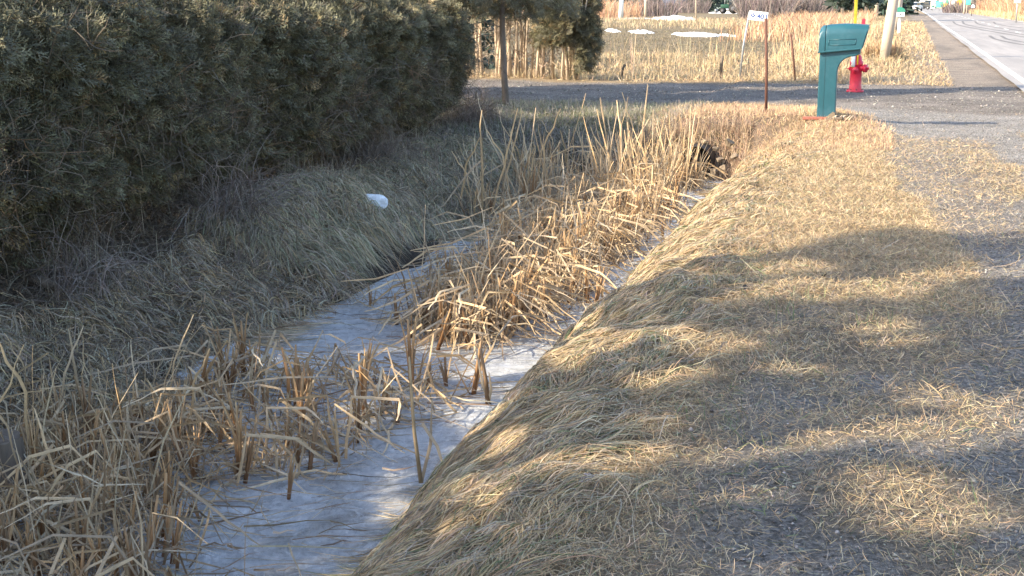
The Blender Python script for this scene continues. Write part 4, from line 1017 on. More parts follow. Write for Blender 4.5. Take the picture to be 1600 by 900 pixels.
# ------------------------------------------------------------------ small white lump, log, fallen branches
c = ug(579, 322, .05)
b = bmesh.new(); bmesh.ops.create_icosphere(b, subdivisions=4, radius=1)
for v in b.verts:
    q = v.co.copy(); nn = 1 + (float(fbm(q.x * 1.6 + 4, q.y * 1.6, q.z * 1.6, s=201)) - .5) * .55 + (float(fbm(q.x * 6 + 4, q.y * 6, q.z * 6, s=203)) - .5) * .16
    v.co = Vector((q.x * .155 * nn, q.y * .07 * nn, min(q.z * nn, .38 + .08 * q.x) * .105))
o = bm_obj('snow_lump', b, 'foam_white', None); o.location = (c.x, c.y, Hs(c.x, c.y) + .10); o.rotation_euler = (-.5, .05, .12); tag(o, 'small rounded white snow lump lying under the hedge foot', 'snow lump')
c = ug(62, 440, .05)
o = tube('broken_log', np.array([(c.x - .09, c.y, Hs(c.x, c.y) + .06), (c.x + .0, c.y, Hs(c.x, c.y) + .055), (c.x + .12, c.y - .02, Hs(c.x, c.y) + .03)]), [.032, .034, .03], 'old_wood', None, 9); tag(o, 'short grey broken log lying in the dark under the left end of the hedge', 'log')
def branch(pix, z, r, label):
    P = []
    for i_, (px, py) in enumerate(pix):
        q = ug(px, py, .03); P.append((q.x, q.y, max(Hs(q.x, q.y) + .03, q.z)))
    tt = np.linspace(0, len(P) - 1, 14); P = np.stack([np.interp(tt, np.arange(len(P)), np.array(P)[:, k]) for k in range(3)], 1)
    o = tube('fallen_branch', P, np.linspace(r, r * .4, 14), 'bark', None, 6); tag(o, label, 'branch')
branch([(205, 378), (228, 405), (247, 425), (268, 445)], -.15, .010, 'thin forked bare branch lying below the hedge hollow')
branch([(0, 492), (45, 468), (90, 474)], -.2, .009, 'thin curved bare branch at the left edge under the hedge')
branch([(105, 432), (130, 418), (150, 430), (168, 442)], -.2, .008, 'small arched twig on the dark soil near the left')
branch([(275, 456), (300, 445), (318, 430)], -.2, .006, 'short twig pointing up from the matted grass heap')
branch([(655, 330), (700, 322), (745, 300)], -.3, .008, 'long pale stem lying across the tussock right of the snow lump')

# leaves and dark bits on the verge
def dead_leaf(px, py, label, col, s=.035):
    c = ug(px, py, .02); z = Hs(c.x, c.y)
    b = bmesh.new(); pts = [(0, -1), (.5, -.6), (.75, 0), (.4, .6), (0, 1.05), (-.45, .55), (-.7, -.05), (-.45, -.65)]
    ctr = b.verts.new((0, 0, .25 * s)); vs = [b.verts.new((x_ * s, y_ * s, (abs(x_) * .5 + random.uniform(0, .3)) * s)) for x_, y_ in pts]
    for k in range(8): b.faces.new((ctr, vs[k], vs[(k + 1) % 8]))
    o = bm_obj('dead_leaf', b, col, None, smooth=False); o.location = (c.x, c.y, z + .03); o.rotation_euler = (.5, .3, random.random() * 6); tag(o, label, 'leaf')
solid('leaf_grey', (.4, .36, .4), .8); solid('leaf_black', (.03, .027, .025), .8)
dead_leaf(917, 757, 'curled pale mauve dead leaf caught in the bank grass', 'leaf_grey')
dead_leaf(1164, 452, 'small black leaf scrap on the grass, left of a similar one', 'leaf_black', .022)
dead_leaf(1289, 434, 'small black leaf scrap on the verge at the edge of the shadow', 'leaf_black', .022)
# ------------------------------------------------------------------ culvert and its rocks
t = empty('culvert_pipe', (-2.33, 17.3, -.42), 'dark round culvert mouth opening under the mound below the driveway', 'culvert')
b = bmesh.new(); seg = 26; rings = []
for (yy, rr) in [(0, .19), (0, .205), (.9, .205)]: rings.append([b.verts.new((math.cos(j * 2 * PI / seg) * rr, yy, math.sin(j * 2 * PI / seg) * rr)) for j in range(seg)])
inner = []
for q in range(10): inner.append([b.verts.new((math.cos(j * 2 * PI / seg) * (.19 - .010 * (q % 2)), .03 + q * .09, math.sin(j * 2 * PI / seg) * (.19 - .010 * (q % 2)))) for j in range(seg)])
for a_, b_ in [(rings[0], rings[1]), (rings[1], rings[2]), (rings[0], inner[0])] + list(zip(inner, inner[1:])):
    for j in range(seg): b.faces.new((a_[j], a_[(j + 1) % seg], b_[(j + 1) % seg], b_[j]))
bmesh.ops.recalc_face_normals(b, faces=b.faces); bm_obj('pipe', b, 'culvert_metal', t)
V, F = tube_np(np.array([(0, .10, 0), (0, .9, 0)]), [.176, .176], 18); part('shade_plug', (V, F), 'shade_black', t)  # black plug standing in for the shade inside the pipe
def rock(x, y, z, s, label, sc_=(1, .8, .6), group='rocks beside the culvert mouth'):
    b = bmesh.new()
    for q in unit(RNG.normal(size=(16, 3))) * RNG.uniform(.75, 1.05, (16, 1)): b.verts.new(tuple(q * s * np.array(sc_)))
    r_ = bmesh.ops.convex_hull(b, input=b.verts)
    bmesh.ops.delete(b, geom=[v for v in b.verts if not v.link_faces], context='VERTS')
    bmesh.ops.subdivide_edges(b, edges=b.edges, cuts=2, use_grid_fill=True)
    for v in b.verts: v.co += Vector(tuple(RNG.normal(size=3) * s * .025))
    o = bm_obj('rock', b, 'stone', None, smooth=False); o.location = (x, y, z); o.rotation_euler = (random.uniform(-.3, .3), random.uniform(-.3, .3), random.random() * 6); tag(o, label, 'rock', group)
for (px, py, z, s, lab) in [(1138, 222, -.12, .12, 'large flat tan rock above and right of the culvert mouth'), (1125, 250, -.34, .08, 'angular grey rock just right of the culvert mouth'),
        (1147, 245, -.24, .075, 'pale pointed rock below the large flat one'), (1117, 268, -.5, .09, 'grey rock at the lower lip of the culvert mouth'), (1132, 262, -.36, .07, 'greenish round rock half buried low on the bank'),
        (1100, 222, -.2, .07, 'brown rock buried in weeds over the culvert mouth'), (1118, 232, -.25, .06, 'small tan rock wedged between culvert and large flat rock')]:
    c = un(px, py, z); rock(c.x, c.y, z, s, lab, group=None)

# ------------------------------------------------------------------ teal plastic mailbox
MX, MY = -.86, 18.05
mz = Hs(MX, MY)
mb = empty('mailbox', (MX, MY, mz), 'teal plastic curbside mailbox with curved bracket post, near the driveway', 'mailbox')
def arc(cx, cz, r, a0, a1, n): return [(cx + r * math.cos(a), cz + r * math.sin(a)) for a in np.linspace(a0, a1, n)]
# post: upright and the concave bracket under the box
ol = [(-.01, -.02), (.222, -.02), (.222, .60)] + arc(.422, .60, .20, PI, PI / 2, 9)[1:] + [(.50, .83), (.50, .905), (-.005, .86)]
b = prism(ol, -.12, .12); post = bm_obj('post', b, 'teal_plastic', mb, .014)
b = prism([(.066, .0), (.071, .0), (.071, .84), (.066, .84)], -.1225, -.11); bm_obj('post_seam', b, 'teal_dark', post, smooth=False)
# hood
ol = [(-.02, .845), (.51, .905), (.545, 1.0), (.585, 1.165), (.575, 1.19), (.46, 1.207), (.30, 1.212), (.12, 1.205), (.03, 1.185), (-.012, 1.14), (-.022, 1.05)]
def hood(y0, y1, olx):
    """rounded across: inset toward the top"""
    b = bmesh.new(); prof = [(-1, 0), (-1, .62), (-.9, .8), (-.66, .94), (-.36, 1), (0, 1.005), (.36, 1), (.66, .94), (.9, .8), (1, .62), (1, 0)]
    xs_ = np.linspace(0, 1, len(olx)); rows = []
    for (x_, zb, zt) in olx:
        rows.append([b.verts.new((x_, (y0 + y1) / 2 + p * (y1 - y0) / 2, zb + (zt - zb) * q)) for p, q in prof])
    for a_, b_ in zip(rows, rows[1:]):
        for j in range(len(prof) - 1): b.faces.new((a_[j], a_[j + 1], b_[j + 1], b_[j]))
        b.faces.new((a_[-1], a_[0], b_[0], b_[-1]))
    b.faces.new(rows[0]); b.faces.new(rows[-1][::-1]); bmesh.ops.recalc_face_normals(b, faces=b.faces); return b
sl = []
for x_ in [.062, .10, .2, .3, .4, .47, .51]:
    zb = .848 + (x_ + .02) * .10; zt = float(np.interp(x_, [-.022, .0, .04, .12, .3, .46, .6], [1.12, 1.168, 1.188, 1.2, 1.212, 1.207, 1.185])); sl.append((x_, zb, zt))
b = hood(-.165, .165, sl)
# slanted front end
b.verts.ensure_lookup_table()
for v in b.verts:
    if v.co.x > .505: v.co.x = .515 + (v.co.z - .90) * .25
bx = bm_obj('box', b, 'teal_plastic', mb, .006, seg=2)
sl = [(x_, .842 + max(0, x_) * .1, float(np.interp(x_, [-.022, -.01, .01, .03, .057], [1.12, 1.15, 1.175, 1.186, 1.19]))) for x_ in [-.022, -.01, .01, .03, .057]]
bm_obj('rear_cap', hood(-.168, .168, sl), 'teal_plastic', mb, .006, seg=2)
b = prism([(-.03, .838), (.515, .893), (.518, .912), (-.03, .860)], -.172, .172); bm_obj('lower_rim', b, 'teal_plastic', mb, .004)
b = prism([(.512, .905), (.524, .905), (.594, 1.17), (.582, 1.17)], -.15, .15); bm_obj('door', b, 'teal_plastic', mb, .004)
pn = empty('x', (0, 0, 0), None, None); bpy.data.objects.remove(pn)
fr = []
for (xa, za, xb, zb_) in [(.10, 1.01, .44, 1.02), (.10, .94, .43, .95)]:
    fr.append(tube_np(np.array([(xa, -.167, za), (xb, -.167, zb_)]), [.0045, .0045], 6))
for (xa, za, xb, zb_) in [(.10, .94, .10, 1.01), (.43, .95, .44, 1.02)]: fr.append(tube_np(np.array([(xa, -.167, za), (xb, -.167, zb_)]), [.0045, .0045], 6))
part('embossed_frame', merge(fr), 'teal_plastic', bx, True)
b = prism([(.49, 1.16), (.535, 1.16), (.535, 1.26), (.52, 1.275), (.49, 1.262)], .172, .18); bm_obj('flag', b, 'hydrant_red', mb, 0, False)
part('flag_pivot', tube_np(np.array([(.51, .15, 1.17), (.51, .185, 1.17)]), [.012, .012], 8), 'hydrant_red', mb)
# rubble at its foot
o = part('board', box_np((0, 0, 0), (.30, .09, .035), .1), 'brick_board', None, bevel=.003); o.location = (MX - .03, MY - .19, Hs(MX - .03, MY - .19) + .045); tag(o, 'reddish brown board lying under the mailbox post, left side', 'board')
o = part('board', box_np((0, 0, 0), (.22, .1, .03), -.15), 'old_wood', None, bevel=.003); o.location = (MX + .22, MY - .2, Hs(MX + .22, MY - .2) + .05); o.rotation_euler = (0, -.12, 0); tag(o, 'dark rotten board at the right foot of the mailbox post', 'board')
b = prism([(0, 0), (.15, 0), (.15, .085), (.12, .10), (.05, .04)], -.025, .02); o = bm_obj('stone_chip', b, 'stone', None, .004); o.location = (MX + .075, MY - .135, mz - .005); tag(o, 'pale triangular stone chip leaning on the mailbox foot', 'stone')
rt_ = empty('root', (MX + .3, MY - .16, Hs(MX + .3, MY - .16)), 'pale twisted roots curling at the right foot of the mailbox', 'roots')
for k in range(7):
    a = k * .5; tube('strand', np.array([(-.1 + k * .03, -.03, 0), (-.1 + k * .035, -.07, .06 + .03 * math.sin(k * 2)), (-.06 + k * .035, -.05, .09), (-.03 + k * .035, -.02, .02)]), [.008, .009, .008, .005], 'pale_bark', rt_, 6)

# ------------------------------------------------------------------ fire hydrant
c = un(1336, 143, 0.0); hx, hy = c.x, c.y
hd = empty('fire_hydrant', (hx, hy, Hs(hx, hy)), 'red fire hydrant with yellow marker pole, behind the mailbox', 'fire hydrant')
def lathe(prof, seg=20):
    V = []; F = []
    for (r, z) in prof:
        for j in range(seg): V.append((math.cos(j * 2 * PI / seg) * r, math.sin(j * 2 * PI / seg) * r, z))
    for k in range(len(prof) - 1):
        for j in range(seg): F.append((k * seg + j, k * seg + (j + 1) % seg, (k + 1) * seg + (j + 1) % seg, (k + 1) * seg + j))
    return np.array(V), np.array(F)
part('base_flange', lathe([(0, 0), (.15, 0), (.155, .01), (.155, .035), (.115, .045)]), 'hydrant_red', hd, True)
for k in range(8):
    a = k * PI / 4 + .2; part('bolt', tube_np(np.array([(math.cos(a) * .135, math.sin(a) * .135, .03), (math.cos(a) * .135, math.sin(a) * .135, .055)]), [.012, .012], 6), 'rusty_steel', hd)
bd = part('barrel', lathe([(.112, .04), (.112, .10), (.105, .12), (.103, .48), (.118, .49), (.118, .52), (.105, .53)]), 'hydrant_red', hd, True)
part('bonnet', lathe([(.122, .52), (.122, .545), (.10, .56), (.094, .61), (.075, .655), (.04, .675), (0, .68)]), 'hydrant_red', hd, True)
part('operating_nut', lathe([(.022, .67), (.02, .715), (.0, .72)], 5), 'hydrant_red', hd)
def nozzle(a, r0, z, ln):
    d = np.array([math.cos(a), math.sin(a), 0]); p = np.array([0, 0, z])
    n_ = part('nozzle', merge([tube_np(np.array([p + d * .07, p + d * (.1 + ln * .5)]), [r0 * .9, r0 * .85], 14), tube_np(np.array([p + d * (.1 + ln * .45), p + d * (.1 + ln)]), [r0 * 1.2, r0 * 1.15], 14)]), 'hydrant_red', hd, False)
    part('cap_nut', tube_np(np.array([p + d * (.1 + ln), p + d * (.14 + ln)]), [r0 * .4, r0 * .36], 5), 'hydrant_red', n_)
nozzle(-.35, .062, .43, .10); nozzle(PI - .3, .03, .42, .03); nozzle(-PI / 2 - .1, .05, .40, .05)
mk = tube('marker_pole', np.array([(-.055, -.12, .45), (-.06, -.13, 1.66)]), [.03, .03], 'marker_yellow', hd, 10)
tube('marker_pole', np.array([(.02, -.115, .5), (.01, -.125, 1.0)]), [.014, .014], 'marker_yellow', hd, 8)
part('reflective_band', tube_np(np.array([(-.055, -.12, .46), (-.055, -.12, .66)]), [.036, .036], 10), 'white_paint', hd, True)

# ------------------------------------------------------------------ number sign 403, posts
c = un(1155, 127, -.12); zz = Hs(c.x, c.y)
sg = empty('number_sign', (c.x, c.y, zz), 'white house number sign reading 403 on a thin leaning grey post', 'sign')
ps = tube('post', np.array([(0, 0, -.1), (.06, 0, .75), (.17, 0, 1.52)]), [.024, .022, .02], 'galvanised', sg, 8)
pl = part('panel', box_np((0, 0, 0), (.41, .012, .2)), 'white_paint', sg, bevel=.002); pl.location = (.37, -.035, 1.43); pl.rotation_euler = (0, .10, 0)
def text_mesh(name, s, size, mat, parent, loc):
    cu = bpy.data.curves.new(name, 'FONT'); cu.body = s; cu.size = size; cu.extrude = .0015; cu.align_x = 'CENTER'; cu.offset = .003
    tmp = bpy.data.objects.new('tmp', cu); me = bpy.data.meshes.new_from_object(tmp); bpy.data.objects.remove(tmp)
    o = link(name, me, mat, parent, loc, (PI / 2, 0, 0)); return o
text_mesh('digits', '403', .15, 'sign_blue', pl, (.085, -.0085, -.055))
b = prism([(-.055, 0), (0, .055), (.055, 0), (0, -.055)], -.0095, -.006); e = bm_obj('emblem', b, 'sign_blue', pl, smooth=False); e.location = (-.12, 0, .005)
b = prism([(-.02, 0), (0, .02), (.02, 0), (0, -.02)], -.0115, -.0095); e2 = bm_obj('emblem_centre', b, 'white_paint', pl, smooth=False); e2.location = (-.12, 0, .005)
b = prism([(-.034, .028), (-.003, .059), (.001, .055), (-.03, .024)], -.0115, -.0095); e2 = bm_obj('emblem_stroke', b, 'white_paint', pl, smooth=False); e2.location = (-.105, 0, -.04)
c = un(1197, 184, .03)
o = tube('steel_post', np.array([(c.x, c.y, Hs(c.x, c.y) - .1), (c.x - .02, c.y, .7), (c.x - .055, c.y, 1.38)]), [.02, .02, .02], 'rusty_steel', None, 8); tag(o, 'upright rusty brown steel post standing on the mound left of the mailbox', 'post')
for (pb, pt, r, mt, lab) in [((1243, 134), (1236, 53), .022, 'rusty_steel', 'dark leaning steel stake between the number sign and the mailbox'),
                             ((1125, 122), (1129, 87), .04, 'old_wood', 'short broken fence stub left of the number sign'),
                             ((970, 119), (977, 101), .03, 'old_wood', 'very short tilted stub in the grass near the old cedars')]:
    c = un(*pb, -.1); q = un(*pt, 0); f = Vector((0, 0, CAM_Z)); d = q - f; tt = c.y / d.y; top = f + d * tt
    o = tube('fence_post', np.array([(c.x, c.y, Hs(c.x, c.y) - .1), ((c.x + top.x) / 2, c.y, top.z / 2), (top.x, c.y, top.z)]), [r, r, r * .9], mt, None, 7); tag(o, lab, 'post')
rng_b = un(1138, 125, -.1); rock(rng_b.x - .15, rng_b.y, Hs(rng_b.x, rng_b.y) + .03, .12, 'dark clod lying beside the short broken fence stub', (1.4, .8, .5), None)

# ------------------------------------------------------------------ utility poles
def upole(px, py, r, lean, h, label):
    c = un(px, py, 0); o = empty('utility_pole', (c.x, c.y, Hs(c.x, c.y)), label, 'utility pole')
    n_ = 9; tube('pole', np.array([(lean * t * h, 0, -.2 + t * h) for t in np.linspace(0, 1, n_)]), np.linspace(r, r * .7, n_), 'pole_wood', o, 18)
    part('crossarm', box_np((lean * h * .9, 0, h * .9), (2.2, .1, .12)), 'old_wood', o)
    for k in (-1, -.45, .45, 1): part('insulator', tube_np(np.array([(lean * h * .9 + k, 0, h * .9 + .06), (lean * h * .9 + k, 0, h * .9 + .2)]), [.035, .03], 8), 'stone', o)
    return c
upole(1380, 94, .15, .10, 10, 'thick pale wooden utility pole leaning right, nearest on the verge')
upole(1396.5, 50, .165, .10, 10, 'second pale utility pole just behind the nearest one')
upole(1406, 27, .16, .03, 10, 'grey distant utility pole behind the green topped mailbox')
upole(1506, 22, .15, .02, 10, 'pale utility pole standing across the road')
upole(1527, 14, .15, .0, 10, 'far pale utility pole rising from the orange reeds across the road')
upole(1484, 18, .15, .02, 10, 'farthest slim pole across the road by the yellow sign')
c = un(1381, 92, 0)
A = scatter(1400, lambda y: (c.x - .55 + 0 * y, c.x + .45 + 0 * y), c.y - .8, c.y + .3, STRAW + RUST[:2], L=(.25, .6), wd=(.012, .022), K=4, flat=-.8, grow=0)
stuff('pole_weeds', *A, 'dry_grass', 'tuft of dry weeds round the foot of the nearest utility pole', 'weeds')

# ------------------------------------------------------------------ green topped mailbox
c = un(1404, 53, 0)
m2 = empty('mailbox', (c.x, c.y, Hs(c.x, c.y)), 'white box mailbox with green roof on a white post beside the second utility pole', 'mailbox')
part('post', box_np((0, 0, .42), (.14, .14, .9)), 'white_paint', m2, bevel=.008)
part('box', box_np((.0, 0, 1.0), (.48, .5, .24)), 'white_paint', m2, bevel=.01)
ol = [(-.27, 1.12)] + [(.27 * math.cos(a), 1.12 + .24 * math.sin(a)) for a in np.linspace(PI, 0, 12)] + [(.27, 1.12)]
b = prism(ol[1:], -.28, .28); bm_obj('roof', b, 'green_paint', m2, .006)
part('number_plate', box_np((.02, -.253, 1.0), (.14, .008, .09)), 'galvanised', m2)

# ------------------------------------------------------------------ snow patches
def snow(px0, px1, py, dep, hgt, label):
    a = un(px0, py, -.15); b_ = un(px1, py, -.15); cx, cy = (a.x + b_.x) / 2, (a.y + b_.y) / 2; rx = (b_ - a).length / 2; ry = dep
    n = 40; m = 12; u = np.linspace(-1, 1, n); v = np.linspace(-1, 1, m); U, Vv = np.meshgrid(u, v); r2 = U ** 2 + Vv ** 2
    nn = fbm(U * 4 + px0, Vv * 2 + py, s=221); edge = np.clip(1 - r2 * (.6 + .9 * nn), 0, 1)
    X = U * rx; Y = Vv * ry; ang = math.atan2(b_.y - a.y, b_.x - a.x); WX = cx + X * math.cos(ang) - Y * math.sin(ang); WY = cy + X * math.sin(ang) + Y * math.cos(ang)
    Z = H(WX, WY, False) - .03 + hgt * .6 * edge ** .5 * (.45 + .9 * fbm(U * 7 + px0, Vv * 3, s=223)); Z = np.where(edge <= 0.02, H(WX, WY, False) - .25, Z)
    P = np.stack([WX, WY, Z], -1).reshape(-1, 3); i = (np.arange(m - 1)[:, None] * n + np.arange(n - 1)[None]).reshape(-1)
    o = link('snow_patch', mesh_np('snow_patch', P, np.stack([i, i + 1, i + n + 1, i + n], 1), None, True), 'snow'); tag(o, label, 'snow')
snow(946, 968, 48, 4, .28, 'small snow patch nearest the old cedars along the field edge')
snow(983, 1020, 50, 4, .28, 'second snow patch from the left along the mown field edge')
snow(1052, 1125, 54, 4.5, .30, 'long snow patch in the middle of the mown field edge')
snow(1126, 1150, 55, 3, .2, 'thin snow patch left of the number sign post')
snow(940, 1035, 29, 5, .25, 'thin straight strip of snow below the orange reeds')
snow(1018, 1085, 30.5, 8, .7, 'heaped snow bank in the middle distance')
snow(1005, 1110, 19, 14, 1.0, 'broad far snow bank in front of the blue shed')
snow(1110, 1165, 20.5, 10, .6, 'far snow strip in front of the parked green tractor')
snow(1226, 1278, 28, 8, .5, 'snow strip beneath the brush left of the mailbox top')
snow(1020, 1170, 14.5, 20, 1.1, 'farthest snow sheet in front of the trees')
c = un(1262, 136, -.1); 
o_ = snow(1250, 1279, 137, .35, .07, 'scrap of old snow beside the driveway left of the mailbox')

# ------------------------------------------------------------------ far background
def brush(loc, rx, ry, h, n, wd, label, pal, grp=None):
    t = empty('leafless_shrub', loc, label, 'shrub', grp); K = 6
    p = np.stack([RNG.uniform(-rx, rx, n), RNG.uniform(-ry, ry, n), np.zeros(n)], 1); d = unit(np.stack([RNG.normal(size=n) * .22 + p[:, 0] / rx * .2, RNG.normal(size=n) * .2, np.ones(n)], 1)); Ls = RNG.uniform(.45, 1, n) * h
    P = np.zeros((n, K, 3))
    for k in range(K): P[:, k] = p; p = p + d * (Ls / (K - 1))[:, None]; d = unit(d + RNG.normal(size=(n, 3)) * .16)
    V, F, C = ribbons(P, RNG.uniform(wd * .5, wd * 1.4, n), pick(pal, n, .2), up=np.array([[[0, -1.0, .1]]])); o = link('twigs', mesh_np('twigs', V, F, C), 'twig', t); o['kind'] = 'stuff'
TW = [(.19, .155, .15), (.14, .115, .115), (.24, .19, .17), (.10, .085, .085)]
def at(px, Y, z=-.1):
    q = un(px, 300, 0); f = q / q.y; d = (Vector((q.x, q.y, 0)) / q.y) * Y; return (d.x, Y, z)
for k, (px, Y, rx, h, n, lab) in enumerate([(1188, 138, 2.6, 3.2, 900, 'grey leafless brush behind the number sign'), (1222, 142, 2.6, 3.4, 900, 'grey leafless brush right of the number sign'), (1254, 150, 2.4, 3.0, 700, 'thin brownish brush above the snow strip'),
        (1015, 165, 2.6, 2.8, 600, 'grey leafless bush behind the orange reeds'), (1074, 215, 2.4, 3, 450, 'tan leafless bush between the shed and the tractor'), (1495, 210, 3.6, 2.6, 600, 'reddish grey brush by the far poles across the road')]):
    brush(at(px, Y), rx, 1.5, h, n, .05, lab, TW)
for k, px in enumerate([1262, 1288, 1312, 1340, 1366, 1392]):
    l = at(px, 170 + (k % 2) * 14); conifer(l, 8, 2.9, 'dark blue green spruce in the row behind the fire hydrant', nleaf=1500, base=.2, size=.4, group='dark spruces behind the hydrant', tr=.18)
for px, Y, lab in [(932, 190, 'dark spruce left of the birch'), (1100, 230, 'dark spruce left of the green tractor'), (1160, 240, 'dark spruce right of the green tractor'), (1512, 330, 'green spruce behind the pole across the road'), (1522, 250, 'dark green spruce at the left end of the orange reeds'), (1578, 260, 'dark spruce behind the tall reeds at the right edge')]:
    conifer(at(px, Y), 9, 3.0, lab, nleaf=1300, base=.2, size=.45, tr=.18)
for k in range(16):
    conifer(at(900 + k * 33, 330 + (k % 3) * 22), 11, 5, 'distant dark spruce closing the far side of the field', nleaf=650, base=.1, size=.9, group='spruces on the far field edge', tr=.2)
for px, Y, r, lab, mt in [(965, 139, .26, 'white birch trunk among the orange reeds', 'white_paint'), (1003, 150, .18, 'slim pale trunk right of the birch', 'pale_bark'), (1080.5, 118, .06, 'thin pale pole standing before the far snow', 'pale_bark'), (1302, 150, .2, 'pale bare trunk behind the mailbox top', 'pale_bark'), (1337, 152, .15, 'grey bare trunk above the yellow marker pole', 'pale_bark'), (1354, 140, .22, 'pale trunk between mailbox and nearest utility pole', 'pale_bark')]:
    l = at(px, Y); t = empty('bare_tree', l, lab, 'tree'); tube('trunk', np.array([(0, 0, -.1), (random.uniform(-.1, .1), 0, 2), (random.uniform(-.4, .4), 0, 5.5)]), [r, r * .85, r * .4], mt, t, 9)
    bn = 10; bp = [[(0, 0, 1.6 + .35 * k), (random.uniform(-.8, .8), random.uniform(-.6, .6), 2.2 + .35 * k), (random.uniform(-1.4, 1.4), random.uniform(-1, 1), 3.1 + .4 * k)] for k in range(bn)]
    V, F, C = ribbons(np.array(bp), np.full(bn, r * .4), np.array([[.3, .25, .22]])); o = link('branches', mesh_np('branches', V, F, C), 'twig', t); o['kind'] = 'stuff'

# shed
l = at(1047, 225); sh = empty('shed', l, 'dark blue shed beyond the far snow bank', 'shed')
part('wall', box_np((0, 0, 1.4), (3.6, 3, 2.8)), 'shed_blue', sh)
b = prism([(-2.1, 2.75), (2.1, 2.75), (0, 4.0)], -1.8, 1.8); bm_obj('roof', b, 'roof_grey', sh, smooth=False)
part('door', box_np((.8, -1.52, 1.0), (.9, .06, 2.0)), 'galvanised', sh)
# compact tractor
l = at(1131, 205); tr = empty('tractor', l, 'green tractor parked at the far side of the field', 'tractor')
part('hood', box_np((-.7, 0, 1.05), (1.3, .75, .6)), 'tractor_green', tr, bevel=.1)
part('cab', box_np((.45, 0, 1.7), (1.1, 1.1, 1.1)), 'glass_dark', tr, bevel=.05)
part('cab_roof', box_np((.45, 0, 2.32), (1.4, 1.4, .14)), 'tractor_green', tr, bevel=.04)
for (wx, wy, r) in [(-1.0, -.62, .42), (-1.0, .62, .42), (.6, -.72, .72), (.6, .72, .72)]:
    wh = part('wheel', tube_np(np.array([(wx, wy - .16, r), (wx, wy + .16, r)]), [r, r], 16), 'tyre', tr); part('rim', tube_np(np.array([(wx, wy - .18, r), (wx, wy + .18, r)]), [r * .5, r * .5], 12), 'roof_grey', wh)
part('exhaust', tube_np(np.array([(-.8, .2, 1.3), (-.8, .2, 2.2)]), [.04, .04], 7), 'galvanised', tr)
part('loader_arm', box_np((-1.3, -.5, .8), (1.3, .1, .12)), 'tractor_green', tr)
part('bucket', box_np((-2.0, 0, .4), (.3, 1.4, .5)), 'galvanised', tr)

# ------------------------------------------------------------------ cars
def car(px, Y, rz, paint, label, z=.05, van=False):
    t = empty('parked_car', at(px, Y, z), label, 'car'); t.rotation_euler = (0, 0, rz)
    hh = 1.5 if not van else 2.0
    b = prism([(-2.1, .35), (2.1, .35), (2.15, .6), (2.05, .85), (1.2, .98), (-1.95, .98), (-2.15, .75)], -.86, .86); bm_obj('body', b, paint, t, .06)
    b = prism([(-1.85, .97), (1.15, .97), (.45, hh - .04), (-1.45, hh - .04)], -.74, .74); bm_obj('window', b, 'glass_dark', t, .05)
    b = prism([(-1.42, hh - .05), (.42, hh - .05), (.3, hh + .02), (-1.3, hh + .02)], -.7, .7); bm_obj('roof', b, paint, t, .02)
    for sx in (-1.3, 1.35):
        for sy in (-.8, .8):
            wh = part('wheel', tube_np(np.array([(sx, sy - .1, .32), (sx, sy + .1, .32)]), [.33, .33], 14), 'tyre', t); part('rim', tube_np(np.array([(sx, sy - .11, .32), (sx, sy + .11, .32)]), [.19, .19], 10), 'galvanised', wh)
    for sy in (-.6, .6): part('headlight', box_np((2.1, sy, .72), (.1, .3, .14)), 'white_paint', t); part('tail_light', box_np((-2.1, sy, .78), (.1, .28, .14)), 'hydrant_red', t)
car(1426, 300, 2.6, 'car_dark', 'small dark car parked far down the left side of the road')
car(1417, 330, 2.0, 'car_white', 'white car parked just left of the far dark car')
car(1409, 300, 1.7, 'car_silver', 'silver car parked beside the far green topped mailbox')
car(1412, 250, 1.3, 'car_white', 'white car farthest left, low behind the green mailbox roof')
car(1434, 370, 2.7, 'car_white', 'white van at the far end of the road beside the cream sign', van=True)

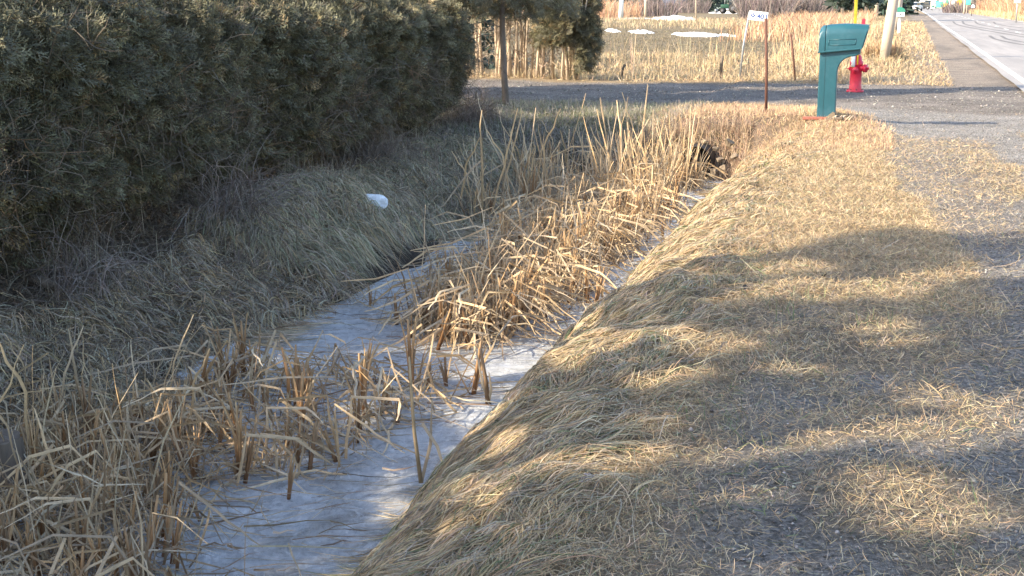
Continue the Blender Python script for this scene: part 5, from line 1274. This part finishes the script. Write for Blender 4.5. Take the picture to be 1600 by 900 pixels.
# ------------------------------------------------------------------ roadside signs far away
def sign(px, Y, w_, z0, h_, mat, label, post='galvanised', pr=.05, mat2=None, shape='rect'):
    t = empty('road_sign', at(px, Y, 0), label, 'sign')
    part('post', tube_np(np.array([(0, 0, -.1), (0, 0, z0 + h_ * .5)]), [pr, pr], 8), post, t)
    if shape == 'rect': part('panel', box_np((0, -.07, z0 + h_ / 2), (w_, .04, h_)), mat, t, bevel=.01)
    else:
        b = prism([(-w_ / 2, z0 + h_ / 2), (0, z0 + h_), (w_ / 2, z0 + h_ / 2), (0, z0)], -.09, -.05); bm_obj('panel', b, mat, t, smooth=False)
    if mat2: part('stripe', box_np((0, -.095, z0 + h_ * .3), (w_ * .7, .02, h_ * .18)), mat2, t)
solid('cream', (.7, .64, .5), .6)
sign(1439, 255, .75, .4, 1.5, 'cream', 'cream upright sign at the far left side of the road', mat2='green_paint')
sign(1449, 265, 1.3, .6, 1.1, 'bright_green', 'bright teal green sign board, second from the left beyond the road')
sign(1459, 275, .9, .7, .6, 'marker_yellow', 'low yellow sign board between teal and white ones')
sign(1467, 250, .95, .5, 1.5, 'white_paint', 'tall white and blue sign on two tone board by the far road', mat2='sign_blue')
sign(1479, 215, .85, 1.1, 1.0, 'orange_paint', 'orange yellow diamond warning sign across the road', shape='d')
sign(1491, 200, .9, 1.2, .7, 'bright_green', 'small green sign beyond the yellow diamond', post='pole_wood')
sign(1567, 112, .48, 1.52, .5, 'white_paint', 'white sign on a thin post in the tall reeds across the road')
t = empty('mailbox', at(1500, 165, 0), 'small white rural mailbox on a post across the road', 'mailbox')
part('post', box_np((-.1, 0, .45), (.09, .09, .9)), 'old_wood', t)
ol = [(.19 * math.cos(a), 1.1 + .2 * math.sin(a)) for a in np.linspace(PI, 0, 10)] + [(.19, .95), (-.19, .95)]
bm_obj('box', prism(ol, -.28, .28), 'white_paint', t, .01)
# house far down the road
l = at(1452, 420, 0); hs = empty('house', l, 'pale distant house at the end of the road behind the signs', 'house')
part('wall', box_np((0, 0, 1.6), (14, 8, 3.2)), 'cream', hs)
bm_obj('roof', prism([(-7.6, 3.1), (7.6, 3.1), (0, 6.2)], -4.4, 4.4), 'roof_grey', hs, smooth=False)
for k in (-4.5, -1.5, 4.2): wf = part('window', box_np((k, -4.03, 1.6), (1.3, .1, 1.2)), 'white_paint', hs); part('pane', box_np((k, -4.09, 1.6), (1.1, .06, 1.0)), 'glass_dark', wf)
part('door', box_np((1.5, -4.03, 1.1), (1.0, .1, 2.1)), 'green_paint', hs)
# roadside tree that shades the far road
conifer((-3.0, 118, 0), 11, 2.6, 'dark roadside spruce beyond the second utility pole', nleaf=3000, base=1.8, size=.4, tr=.2)
